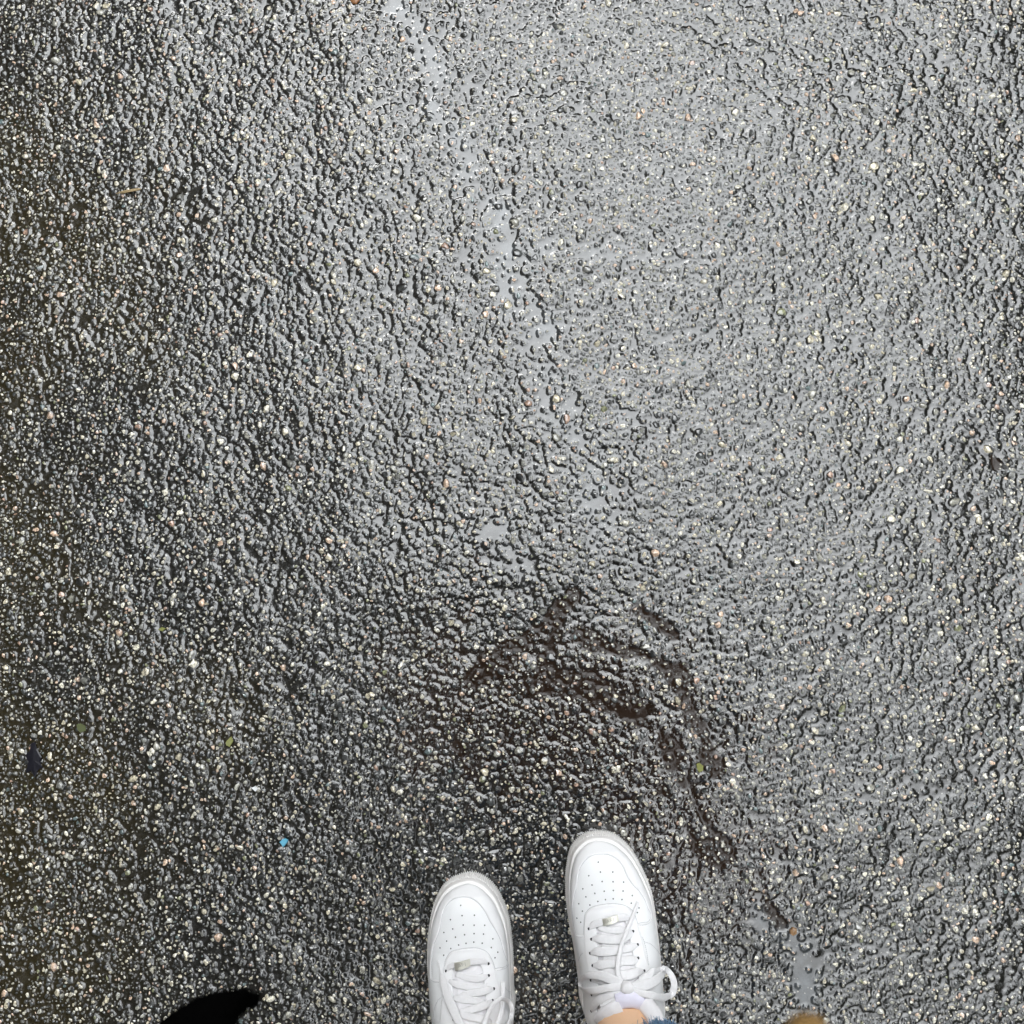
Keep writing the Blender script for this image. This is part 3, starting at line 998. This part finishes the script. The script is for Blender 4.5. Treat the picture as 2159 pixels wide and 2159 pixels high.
# ---- the sneaker on the right of the picture
crr = lambda p: (1150 + p[0] / 4.4, 1720 + p[1] / 4.4)
RS = Shoe(crr,
          [(420, 180), (340, 215), (265, 290), (225, 380), (200, 520), (193, 650), (197, 800), (215, 950), (237, 1100), (262, 1240), (286, 1400), (312, 1600), (335, 1800)],
          [(510, 172), (600, 185), (680, 225), (770, 305), (840, 400), (900, 510), (950, 620), (990, 730), (1015, 850), (1036, 980), (1056, 1120), (1078, 1300), (1096, 1500), (1110, 1700), (1120, 1850)],
          [(510, 172), (730, 1880)], 0, '', GRP)
RS.root['label'] = 'right white leather sneaker standing further forward, tied in a full bow below a bare ankle'
RS.t_left = t_of(RS, (285, 1115)); RS.t_right = t_of(RS, (930, 1000)); RS.tend = 0; RS.seam_off = 0.0012
RS.sole()
RS.build(
    toebox=[(285, 1100), (258, 1000), (250, 880), (267, 760), (292, 650), (303, 560), (325, 480), (382, 402), (450, 364), (540, 357), (610, 372), (680, 422),
            (722, 482), (762, 572), (812, 642), (872, 702), (922, 782), (952, 860), (978, 920), (955, 980), (860, 998), (620, 1060), (370, 1105)],
    eyestay=[(352, 1100), (362, 930), (385, 885), (425, 850), (500, 827), (620, 815), (720, 827), (790, 862), (835, 935), (880, 1080), (912, 1200), (935, 1300), (965, 1400),
             (1000, 1550), (1030, 1700), (1060, 1900), (330, 1900), (345, 1700), (372, 1550), (378, 1400), (360, 1280)],
    opening=[(470, 1010), (560, 975), (660, 955), (720, 965), (760, 1050), (790, 1200), (820, 1350), (860, 1500), (900, 1650), (960, 1950), (520, 1950), (500, 1650), (490, 1500), (490, 1300), (480, 1150)],
    perfs=[(490, 430), (510, 522), (625, 522), (402, 556), (526, 610), (627, 612), (725, 615), (432, 642), (347, 677), (458, 720), (545, 700), (630, 693), (720, 698), (806, 740),
           (375, 752), (309, 816), (486, 795), (557, 778), (629, 770), (710, 777), (796, 811), (412, 828), (343, 885), (853, 898), (292, 950), (327, 988), (868, 855)],
    eyelets=[(405, 1048), (428, 1145), (418, 1276), (440, 1390), (425, 1525), (432, 1660), (430, 1810), (812, 1072), (854, 1196), (858, 1322), (914, 1440), (1003, 1696)],
    seams=[[(382, 918), (500, 896), (640, 880), (800, 868)], [(860, 1012), (920, 1010), (965, 990), (985, 950)], [(282, 1112), (310, 1122), (355, 1118)],
           [(915, 1165), (980, 1190), (1040, 1250), (1078, 1320)], [(305, 1340), (325, 1290), (352, 1268)], [(900, 1120), (930, 1220), (960, 1400)]])
for p in [
    dict(pts=[(402, 1050), (450, 1010), (530, 985), (640, 955), (730, 942), (785, 955)], spread=[.004, .0078, .0082, .008, .008, .006], lifts=[.001, .003, .004, .004, .003, .001]),
    dict(pts=[(812, 1072), (740, 1060), (640, 1062), (540, 1050), (490, 1030)], spread=[.003, .0075, .0075, .007, .006], lifts=[.001, .002, .0025, .002, .0015]),
    dict(pts=[(428, 1145), (500, 1140), (600, 1150), (700, 1140), (765, 1110), (812, 1080)], spread=[.004, .009, .0095, .010, .009, .004], lifts=[.001, .004, .0048, .0045, .004, .001]),
    dict(pts=[(854, 1196), (800, 1215), (720, 1235), (620, 1225), (520, 1190)], spread=[.004, .0088, .009, .008, .006], lifts=[.001, .003, .003, .002, .0015]),
    dict(pts=[(416, 1276), (480, 1262), (580, 1258), (680, 1245), (760, 1210)], spread=[.004, .0092, .0098, .009, .007], lifts=[.001, .0045, .005, .004, .002]),
    dict(pts=[(858, 1322), (810, 1340), (730, 1345), (630, 1335), (530, 1310)], spread=[.005, .0098, .0095, .008, .006], lifts=[.001, .003, .003, .002, .0015]),
    dict(pts=[(440, 1390), (500, 1385), (580, 1372), (660, 1368), (760, 1350)], spread=[.004, .0092, .009, .0085, .006], lifts=[.001, .004, .0045, .004, .002]),
    dict(pts=[(914, 1440), (850, 1450), (770, 1475), (690, 1480), (600, 1450), (520, 1430)], spread=[.004, .0098, .0105, .0095, .007, .006], lifts=[.001, .004, .005, .005, .003, .0015]),
    dict(pts=[(425, 1525), (500, 1530), (600, 1560), (700, 1580)], spread=[.004, .007, .008, .007], lifts=[.001, .003, .004, .004]),
    dict(pts=[(1003, 1696), (930, 1670), (850, 1640), (780, 1620)], spread=[.004, .006, .006, .005], lifts=[.001, .003, .004, .004]),
]:
    RS.ribbon('lace', **p)
RS.plate([(525, 958), (668, 916), (682, 974), (540, 1024)])
# bow: the left loop, the right loop, both ends and the knot
RS.ribbon('bow_loop', [(745, 1585), (660, 1545), (560, 1495), (460, 1478), (375, 1490), (328, 1530), (326, 1585), (370, 1622), (450, 1622), (560, 1600), (660, 1592), (745, 1592)],
          spread=[.006, .010, .0108, .009, .007, .005, .005, .0065, .008, .008, .0075, .006], thick=.0018,
          lifts=[.009, .012, .014, .015, .016, .017, .018, .018, .017, .015, .012, .010], surf=False)
RS.ribbon('bow_loop', [(760, 1600), (850, 1590), (960, 1560), (1060, 1500), (1095, 1445), (1085, 1420), (1130, 1432), (1178, 1500), (1194, 1580), (1170, 1650), (1105, 1685), (1000, 1668), (880, 1645), (770, 1615)],
          spread=[.007, .0105, .0115, .011, .009, .007, .006, .0068, .0075, .0085, .0085, .0078, .007, .006], thick=.0018,
          lifts=[.010, .013, .016, .018, .022, .026, .027, .028, .028, .027, .024, .020, .014, .010], surf=False)
RS.ribbon('lace_strand', [(1090, 1430), (1010, 1440), (940, 1490), (880, 1540), (800, 1580)], spread=[.007, .0075, .0075, .007, .006], thick=.0018, lifts=[.024, .020, .016, .012, .009], surf=False)
RS.ribbon('lace_strand', [(855, 800), (830, 880), (795, 970), (755, 1070), (715, 1170), (688, 1270), (672, 1370), (672, 1460), (700, 1540), (740, 1590)],
          spread=[.0030, .0034, .0044, .0046, .0046, .0046, .005, .0055, .006, .006], thick=.0026, lifts=[.003, .004, .006, .0075, .009, .010, .010, .010, .010, .009], surf=False)
RS.ribbon('lace_strand', [(750, 1610), (670, 1640), (570, 1665), (490, 1710), (450, 1760), (430, 1812)], spread=[.006, .0085, .0095, .010, .0095, .005], thick=.0018, lifts=[.009, .009, .009, .008, .005, .001])
RS.ribbon('knot', [(725, 1560), (745, 1585), (765, 1610), (775, 1640)], spread=[.010, .0145, .0145, .009], thick=.006, lifts=[.010, .013, .013, .010], surf=False)


def pad(S, name, pts, mat, r, lifts):
    """padded edge: round tube over the upper"""
    return S.ribbon(name, pts, width=r * 2, thick=r * 1.3, mat=mat, lifts=lifts, surf=False)


pad(RS, 'tongue_lining', [(668, 1722), (740, 1704), (830, 1704), (905, 1735)], M['lavender'], .0088, [.004, .006, .006, .004])
pad(RS, 'collar', [(505, 1905), (550, 1850), (620, 1800), (700, 1760)], M['mesh'], .008, [.000, .006, .006, .004])
pad(RS, 'collar', [(915, 1735), (962, 1790), (1010, 1860), (1050, 1960)], M['mesh'], .009, [.006, .014, .022, .03])
pad(RS, 'collar', [(540, 1790), (600, 1745), (670, 1705)], M['mesh'], .006, [.002, .003, .004])

# ------------------------------------------------------------------ the person standing in them
person = empty('person', (0.08, -0.45, 0))
bpy.context.view_layer.update()
tag(person, 'person standing in white sneakers with a bare ankle under frayed blue jeans', 'person')


def skinned(name, verts, edges, radii, mat, parent, sub=2, root=0):
    me = bpy.data.meshes.new(name); me.from_pydata(verts, edges, [])
    o = bpy.data.objects.new(name, me)
    COL.objects.link(o)
    md = o.modifiers.new('skin', 'SKIN'); md.use_smooth_shade = True
    for i, v in enumerate(me.skin_vertices[0].data):
        r = radii[i]
        v.radius = (r, r) if not isinstance(r, tuple) else r
        v.use_root = (i == root)
    sd = o.modifiers.new('sub', 'SUBSURF'); sd.levels = sub; sd.render_levels = sub
    bpy.context.view_layer.update()
    dg = bpy.context.evaluated_depsgraph_get()
    em = bpy.data.meshes.new_from_object(o.evaluated_get(dg))
    bpy.data.objects.remove(o)
    em.name = name
    em.polygons.foreach_set('use_smooth', np.ones(len(em.polygons), bool))
    em.materials.clear(); em.materials.append(mat)
    return link(bpy.data.objects.new(name, em), parent)


def P3(px, py, z):
    g = ground(px, py, z)
    return (float(g[0]), float(g[1]), z)


ankR = P3(1334, 2256, 0.13)
ankL = P3(1030, 2330, 0.12)
rootZ = 0.80
ins_r = P3(1324, 2164, 0.088); ins_l = P3(1020, 2200, 0.085)
bv = [(0.06, -0.56, rootZ),                                  # 0 pelvis
      (0.14, -0.55, 0.74), (0.15, -0.54, 0.42), ankR, (ankR[0] - 0.004, ankR[1] + 0.03, 0.085), (ins_r[0], ins_r[1] + 0.005, 0.060),    # 1-5 right leg
      (-0.02, -0.57, 0.74), (-0.03, -0.58, 0.42), ankL, (ankL[0], ankL[1] + 0.03, 0.085), (ins_l[0], ins_l[1] + 0.005, 0.055),      # 6-10
      (0.06, -0.52, 0.98), (0.06, -0.42, 1.18), (0.05, -0.34, 1.28), (0.05, -0.24, 1.36), (0.04, -0.15, 1.44),     # 11-15 spine neck head
      (0.22, -0.36, 1.25), (0.32, -0.22, 1.09), (0.10, -0.06, 1.235),        # 16-18 right arm
      (-0.12, -0.36, 1.25), (-0.22, -0.22, 1.09), (-0.06, -0.06, 1.235),    # 19-21 left arm
      (0.04, -0.09, 1.39)]                                                # 22 face
be = [(0, 1), (1, 2), (2, 3), (3, 4), (4, 5), (0, 6), (6, 7), (7, 8), (8, 9), (9, 10), (0, 11), (11, 12), (12, 13), (13, 14), (14, 15),
      (13, 16), (16, 17), (17, 18), (13, 19), (19, 20), (20, 21), (15, 22)]
br = [0.11, 0.08, 0.055, 0.033, 0.037, 0.028, 0.08, 0.055, 0.036, 0.038, 0.028, 0.10, 0.11, 0.06, 0.05, 0.085,
      0.045, 0.035, 0.028, 0.045, 0.035, 0.028, 0.055]
body = skinned('body', bv, be, br, M['skin'], person)


# clothes
def off(v, d=(0, 0, 0)): return (v[0] + d[0], v[1] + d[1], v[2] + d[2])


skinned('widened_jacket', [bv[0], bv[11], bv[12], bv[13], bv[16], bv[17], (0.14, -0.12, 1.205), bv[19], bv[20], (-0.10, -0.12, 1.205)],
        [(0, 1), (1, 2), (2, 3), (3, 4), (4, 5), (5, 6), (3, 7), (7, 8), (8, 9)],
        [0.25, 0.245, 0.245, 0.18, 0.14, 0.125, 0.08, 0.14, 0.125, 0.08], M['hood'], person)  # bulked out to widen the wearer's dark reflection in the wet ground
skinned('hair', [(0.04, -0.20, 1.48), (0.04, -0.11, 1.50), (0.04, -0.26, 1.40), (0.11, -0.17, 1.42), (-0.03, -0.17, 1.42), (0.15, -0.18, 1.28), (-0.06, -0.18, 1.28)],
        [(0, 1), (0, 2), (0, 3), (0, 4), (3, 5), (4, 6)], [0.14, 0.12, 0.12, 0.10, 0.10, 0.07, 0.07], M['hair'], person)


def jeans_leg(hem, knee, hip, r0, r1, r2):
    bm = bmesh.new()
    K = 72; rings = []
    rr = np.random.default_rng(5)
    hw = rr.uniform(-0.003, 0.003, K)
    for u in np.linspace(0, 1, 26):
        if u < 0.5: c = np.array(hem) * (1 - u * 2) + np.array(knee) * u * 2; r = r0 * (1 - u * 2) + r1 * u * 2
        else: c = np.array(knee) * (2 - u * 2) + np.array(hip) * (u * 2 - 1); r = r1 * (2 - u * 2) + r2 * (u * 2 - 1)
        ring = []
        for k in range(K):
            a = 2 * math.pi * k / K
            w = 1 + 0.05 * math.sin(3 * a + u * 9) + 0.03 * math.sin(5 * a - u * 14)
            ring.append(bm.verts.new((c[0] + r * w * math.cos(a), c[1] + r * w * math.sin(a), c[2] + (hw[k] if u == 0 else 0))))
        rings.append(ring)
    for i in range(len(rings) - 1):
        for k in range(K):
            bm.faces.new((rings[i][k], rings[i][(k + 1) % K], rings[i + 1][(k + 1) % K], rings[i + 1][k]))
    # inner fold of the hem
    inner = [bm.verts.new((v.co.x * 0.96 + hem[0] * 0.04, v.co.y * 0.96 + hem[1] * 0.04, v.co.z + 0.03)) for v in rings[0]]
    for k in range(K):
        bm.faces.new((rings[0][(k + 1) % K], rings[0][k], inner[k], inner[(k + 1) % K]))
    return bm, [(v.co.copy()) for v in rings[0]]


HEM = P3(1394, 2286, 0.156)
bm, rim = jeans_leg(HEM, (0.15, -0.55, 0.45), (0.13, -0.57, 0.86), 0.060, 0.070, 0.115)
jr = obj_bm('jeans', bm, M['denim'], person)
# frayed threads of the hem
bm = bmesh.new()
rr = np.random.default_rng(9)
for i in range(3200):
    k = rr.integers(0, len(rim)); f = rr.random()
    p = np.array(rim[k]) * (1 - f) + np.array(rim[(k + 1) % len(rim)]) * f
    d = p - np.array(HEM); d[2] = 0; d /= np.linalg.norm(d)
    p = p + np.array((0, 0, rr.uniform(-0.003, 0.012)))
    L = rr.uniform(0.003, 0.0075)
    pts = [p]
    dr = d * rr.uniform(0.2, 0.9) + rr.normal(0, 0.45, 3) + np.array((0, 0, -0.3))
    for q in range(3):
        dr = dr + rr.normal(0, 0.5, 3)
        pts.append(pts[-1] + dr / np.linalg.norm(dr) * L / 3)
    w = rr.uniform(0.0003, 0.0007)
    sd = np.array((-d[1], d[0], 0.0)) * w
    prev = None
    for q, pt in enumerate(pts):
        ww = 1 - 0.2 * q
        cur = [bm.verts.new(pt + sd * ww), bm.verts.new(pt + np.array((0, 0, w)) * ww), bm.verts.new(pt - sd * ww)]
        if prev:
            for a in range(3):
                bm.faces.new((prev[a], prev[(a + 1) % 3], cur[(a + 1) % 3], cur[a]))
        prev = cur
fr = obj_bm('frayed_hem', bm, M['fray'], jr)
tag(fr, kind='stuff')
bm, rim2 = jeans_leg((ankL[0] - 0.01, ankL[1] - 0.03, 0.20), (-0.03, -0.58, 0.45), (-0.01, -0.57, 0.86), 0.068, 0.075, 0.115)
obj_bm('jeans', bm, M['denim'], person)

# the phone in both hands, its lens where the picture was taken from
ph = empty('phone', (0, 0, CAM_H))
bpy.context.view_layer.update()
tag(ph, 'dark phone held flat above the asphalt in both hands', 'phone')
bm = bmesh.new()
bmesh.ops.create_cube(bm, size=1, matrix=Matrix.Translation((0.02, -0.045, CAM_H + 0.012)) @ Matrix.Diagonal((0.075, 0.15, 0.008, 1)))
bmesh.ops.bevel(bm, geom=list(bm.edges), offset=0.003, segments=3, affect='EDGES')
obj_bm('phone_body', bm, M['phone'], ph)
bm = bmesh.new()
bmesh.ops.create_cone(bm, cap_ends=True, segments=24, radius1=0.007, radius2=0.007, depth=0.003, matrix=Matrix.Translation((0.0, 0.0, CAM_H + 0.0045)))
obj_bm('lens', bm, M['glass'], ph)


# ------------------------------------------------------------------ blurred fuzzy tips near the camera
def fuzzy(name, path_px, depths, rads, mat, label, cat, nh, hl):
    """soft body along sight points at given distances below the camera, covered with short hairs"""
    pts = []
    for (px, py), d in zip(path_px, depths):
        g = ground(px, py, CAM_H - d); pts.append((g[0], g[1], CAM_H - d))
    Pp = catmull(pts, 8); Rd = np.interp(np.linspace(0, 1, len(Pp)), np.linspace(0, 1, len(rads)), rads)
    Tn = np.gradient(Pp, axis=0); Tn /= np.linalg.norm(Tn, axis=1)[:, None]
    root = empty(name, tuple(pts[-1]))
    bpy.context.view_layer.update()
    tag(root, label, cat)
    S = np.cross(Tn, (0, 0, 1.0)); S /= np.linalg.norm(S, axis=1)[:, None]; U = np.cross(S, Tn)
    K = 20; V = []
    for i in range(len(Pp)):
        for k in range(K):
            a = 2 * math.pi * k / K
            V.append(Pp[i] + S[i] * Rd[i] * math.cos(a) + U[i] * Rd[i] * 0.6 * math.sin(a))
    F = [(i * K + k, i * K + (k + 1) % K, (i + 1) * K + (k + 1) % K, (i + 1) * K + k) for i in range(len(Pp) - 1) for k in range(K)]
    obj_me('body', mesh_np('body', V, F), mat, root)
    bm = bmesh.new(); r = np.random.default_rng(3)
    for _ in range(nh):
        i = r.integers(0, len(Pp) - 1); a = r.uniform(0, 2 * math.pi)
        nrm = S[i] * math.cos(a) + U[i] * 0.6 * math.sin(a)
        p = Pp[i] + (Pp[i + 1] - Pp[i]) * r.random() + nrm * Rd[i] * 0.95
        dr = nrm * 0.8 - Tn[i] * 0.7 + r.normal(0, 0.2, 3); dr /= np.linalg.norm(dr)
        L = hl * r.uniform(0.5, 1.2); w = 0.00022
        sd = np.cross(dr, (0.3, 0.2, 1.0)); sd /= np.linalg.norm(sd)
        b2 = np.cross(dr, sd)
        q = [bm.verts.new(p + sd * w), bm.verts.new(p - sd * 0.5 * w + b2 * w), bm.verts.new(p - sd * 0.5 * w - b2 * w)]
        tip = bm.verts.new(p + dr * L)
        for k in range(3): bm.faces.new((q[k], q[(k + 1) % 3], tip))
    h = obj_bm('hairs', bm, mat, root)
    tag(h, kind='stuff')
    return root


# the pointed black tip: widens away from its point at the right
fuzzy('black_fur_tip', [(541, 2108), (525, 2108), (495, 2113), (450, 2145), (400, 2190), (340, 2260), (260, 2380), (150, 2600)], [0.55, 0.55, 0.55, 0.55, 0.55, 0.54, 0.52, 0.48],
      [0.0005, 0.003, 0.0064, 0.0132, 0.0170, 0.020, 0.022, 0.024], M['fur'], 'out of focus jet black fuzzy pointed tip reaching in at the lower left edge', 'fur', 4000, 0.0035)
fuzzy('golden_fur_tip', [(1700, 2146), (1701, 2170), (1704, 2215), (1710, 2300), (1720, 2500)], [0.27] * 5,
      [0.0022, 0.0046, 0.0060, 0.0075, 0.009], M['gold'], 'blurred golden tan fuzzy tip just showing at the bottom edge, right of the sneakers', 'fur', 1500, 0.002)


# ------------------------------------------------------------------ small litter lying on the asphalt
def flake(name, pts_px, mat, label, cat, z=0.0022, th=0.0009, tilt=0.0, dome=0.0):
    g = ground(*np.array(pts_px, float).T)
    c = g.mean(0)
    bm = bmesh.new()
    lo = []; hi = []
    for p in g:
        q = p - c
        zz = z + tilt * q[0]
        lo.append(bm.verts.new((q[0] * 1.04, q[1] * 1.04, zz))); hi.append(bm.verts.new((q[0] * 0.9, q[1] * 0.9, zz + th)))
    ctr = bm.verts.new((0, 0, z + th + dome)); n = len(g)
    for k in range(n):
        bm.faces.new((lo[k], lo[(k + 1) % n], hi[(k + 1) % n], hi[k]))
        bm.faces.new((hi[k], hi[(k + 1) % n], ctr))
    bm.faces.new(lo[::-1])
    bmesh.ops.recalc_face_normals(bm, faces=bm.faces)
    o = obj_bm(name, bm, mat, smooth=False)
    o.location = (c[0], c[1], 0)
    return tag(o, label, cat)


flake('plastic_chip', [(591, 1774), (597, 1768), (603, 1766), (609, 1769), (607, 1775), (599, 1785)], M['blue_chip'],
      'small bright turquoise plastic chip lying on the dark asphalt left of the sneakers', 'plastic chip', 0.0034, 0.0014)
flake('leaf_fragment', [(1468, 1610), (1474, 1608), (1482, 1614), (1481, 1624), (1473, 1628), (1469, 1620)], M['leaf_y'],
      'small yellow green leaf fragment in the brown channel above the right sneaker', 'leaf', 0.0026, 0.0006, 0.1)
flake('leaf_fragment', [(164, 1527), (172, 1525), (182, 1530), (183, 1540), (172, 1544), (165, 1537)], M['leaf_g'],
      'olive green squarish leaf fragment near the left edge above the black debris', 'leaf', 0.0028, 0.0006)
flake('leaf_fragment', [(489, 1552), (493, 1562), (486, 1574), (478, 1570), (479, 1562)], M['leaf_y'],
      'thin pointed yellow green leaf fragment above the turquoise chip', 'leaf', 0.003, 0.0006, -0.1)
flake('leaf_fragment', [(335, 1327), (343, 1322), (352, 1325), (344, 1331)], M['leaf_y'],
      'tiny yellow leaf sliver in the dark left half of the asphalt', 'leaf', 0.003, 0.0006)
flake('leaf_fragment', [(733, -12), (758, -14), (760, 2), (752, 12), (744, 10), (738, 2)], M['leaf_b'],
      'wet orange brown leaf fragment at the top edge left of the smooth seam', 'leaf', 0.003, 0.001, 0.05, 0.001)
flake('amber_pebble', [(1664, 1960), (1670, 1954), (1679, 1957), (1679, 1967), (1671, 1972), (1665, 1968)], M['amber'],
      'amber orange pebble beside the smooth water patch at lower right', 'pebble', 0.001, 0.0025, 0, 0.0006)
flake('white_chip', [(532, 1660), (541, 1656), (546, 1662), (540, 1668)], M['white_bit'],
      'small bright white chip above and left of the turquoise chip', 'stone chip', 0.003, 0.0012)
flake('black_leaf', [(68, 1568), (76, 1564), (80, 1578), (90, 1596), (86, 1606), (92, 1616), (82, 1622), (76, 1638), (68, 1624), (56, 1628), (62, 1606), (56, 1592), (64, 1584)], M['black_bit'],
      'flattened blackened wet leaf at the left edge', 'leaf', 0.0026, 0.0008, 0.02, 0.0006)
g = ground(np.array([247, 262, 285, 299]), np.array([411, 407, 403, 401]))


def stick(name, pts, r, mat, parent=None, z=0.004):
    bm = bmesh.new(); prev = None
    P = np.column_stack([pts, np.full(len(pts), z)])
    for i, p in enumerate(P):
        t = P[min(i + 1, len(P) - 1)] - P[max(i - 1, 0)]; t /= np.linalg.norm(t)
        sd = np.array((-t[1], t[0], 0)); rr_ = r[i]
        ring = [bm.verts.new(p + sd * rr_ * math.cos(a) + np.array((0, 0, 1)) * rr_ * math.sin(a)) for a in np.arange(8) * math.pi / 4]
        if prev:
            for k in range(8): bm.faces.new((prev[k], prev[(k + 1) % 8], ring[(k + 1) % 8], ring[k]))
        else: bm.faces.new(ring[::-1])
        prev = ring
    bm.faces.new(prev)
    bmesh.ops.recalc_face_normals(bm, faces=bm.faces)
    return obj_bm(name, bm, mat, parent)


st = stick('straw_stalk', g, [0.0004, 0.0013, 0.0015, 0.0011], M['straw'])
tag(st, 'short pale straw stalk lying on the dark asphalt at upper left', 'straw')
g2 = ground(np.array([258, 275, 297]), np.array([413, 409, 405])) + np.array([0, 0.0008])
stick('straw_husk', g2, [0.0003, 0.0008, 0.0004], M['straw'], st, 0.0052)


# ------------------------------------------------------------------ surroundings out of view, only mirrored in wet ground; trees and house ahead added
def box(bm, c, s, rz=0.0):
    bmesh.ops.create_cube(bm, size=1, matrix=Matrix.Translation(c) @ Matrix.Rotation(rz, 4, 'Z') @ Matrix.Diagonal((*s, 1)))


def building(name, origin, rz, length, depth, height, label):
    """front wall runs along local y, facing local +x"""
    root = empty(name, (*origin, 0)); root.rotation_euler = (0, 0, rz)
    tag(root, label, 'building')
    def put(nm, bm, mat, parent=root):
        me = bpy.data.meshes.new(nm); bm.to_mesh(me); bm.free(); me.materials.append(mat)
        o = bpy.data.objects.new(nm, me); COL.objects.link(o); o.parent = parent
        return o
    bm = bmesh.new(); box(bm, (-depth / 2 - 0.35, 0, height / 2), (depth, length, height)); put('wall', bm, M['brick'])
    bm = bmesh.new(); box(bm, (-depth / 2, 0, height + 0.15), (depth + 0.7, length + 0.6, 0.3)); put('roof', bm, M['brick'])
    wme = None
    for f in range(int(height / 3)):
        for k in range(int(length / 3)):
            y = -length / 2 + 1.5 + k * 3; z = 1.6 + f * 3
            bm = bmesh.new(); box(bm, (-0.34, y, z), (0.06, 1.3, 1.5)); w = put('window', bm, M['frame'])
            bm = bmesh.new(); box(bm, (-0.32, y, z), (0.05, 1.15, 1.35)); put('pane', bm, M['glass'], w)
    return root


building('apartment_building', (-3.2, 2.0), R(13), 24, 8, 13.0, 'dark brown brick apartment building rising close beside the left side of the path')


def tree(loc, h, cr, label, seed):  # added out of view to darken what the wet ground mirrors
    r = np.random.default_rng(seed)
    root = empty('tree', loc); tag(root, label, 'tree', 'unseen trees added for dark reflections')
    bm = bmesh.new()
    segs = [((0, 0, 0), (0.1, 0.05, h * 0.55), 0.22, 0.14)]
    for k in range(6):
        a = k * 1.05; segs.append(((0.08, 0.04, h * (0.3 + 0.04 * k)), (cr * 0.6 * math.cos(a), cr * 0.6 * math.sin(a), h * (0.55 + 0.05 * k)), 0.09, 0.03))
    for a, b, r1, r2 in segs:
        a = Vector(a); b = Vector(b); d = b - a
        q = d.to_track_quat('Z', 'Y').to_matrix().to_4x4()
        bmesh.ops.create_cone(bm, cap_ends=True, segments=10, radius1=r1, radius2=r2, depth=d.length, matrix=Matrix.Translation((a + b) / 2) @ q)
    me = bpy.data.meshes.new('trunk'); bm.to_mesh(me); bm.free(); me.materials.append(M['bark'])
    o = bpy.data.objects.new('trunk', me); COL.objects.link(o); o.parent = root
    n = 5200
    cl_ = r.normal(0, 1, (34, 3)); cl_ /= np.linalg.norm(cl_, axis=1)[:, None]; cl_ *= (r.random((34, 1)) ** 0.4) * np.array((cr, cr, h * 0.3))
    cc = cl_[r.integers(0, 34, n)] + r.normal(0, cr * 0.16, (n, 3)) + np.array((0, 0, h * 0.68))
    t1 = r.normal(0, 1, (n, 3)); t1 /= np.linalg.norm(t1, axis=1)[:, None]
    t2 = np.cross(t1, r.normal(0, 1, (n, 3))); t2 /= np.linalg.norm(t2, axis=1)[:, None]
    s1 = r.uniform(0.10, 0.2, (n, 1)); s2 = s1 * 0.6
    V = np.stack([cc - t1 * s1, cc + t2 * s2, cc + t1 * s1, cc - t2 * s2], 1).reshape(-1, 3)
    me = mesh_np('crown', V, np.arange(4 * n).reshape(n, 4), False); me.materials.append(M['leaves'])
    o = bpy.data.objects.new('crown', me); COL.objects.link(o); o.parent = root


tree((6.2, 0.5, 0), 9.5, 2.6, 'unseen broad leafy tree added right of the path to darken reflections', 1)
tree((6.6, 6.0, 0), 8.5, 2.4, 'unseen leafy tree added further ahead on the right to darken reflections', 2)
tree((6.0, -5.5, 0), 8.0, 2.3, 'unseen leafy tree added behind on the right to darken reflections', 3)
tree((1.5, -8.5, 0), 9.0, 2.8, 'unseen leafy tree added behind the person to darken reflections', 4)
tree((5.6, 3.2, 0), 7.5, 2.2, 'unseen lower leafy tree added between two taller ones on the right', 5)
tree((6.0, -2.4, 0), 7.5, 2.2, 'unseen lower leafy tree added right and slightly behind', 6)
tree((4.5, -7.5, 0), 8.0, 2.4, 'unseen leafy tree added behind and to the right of the person', 7)
building('added_row_house', (2.0, 12.0), R(-90), 20, 7, 9.0, 'unseen dark brick row house added ahead to darken the mirrored horizon')  # added out of view so tilted wet surfaces mirror a dark horizon
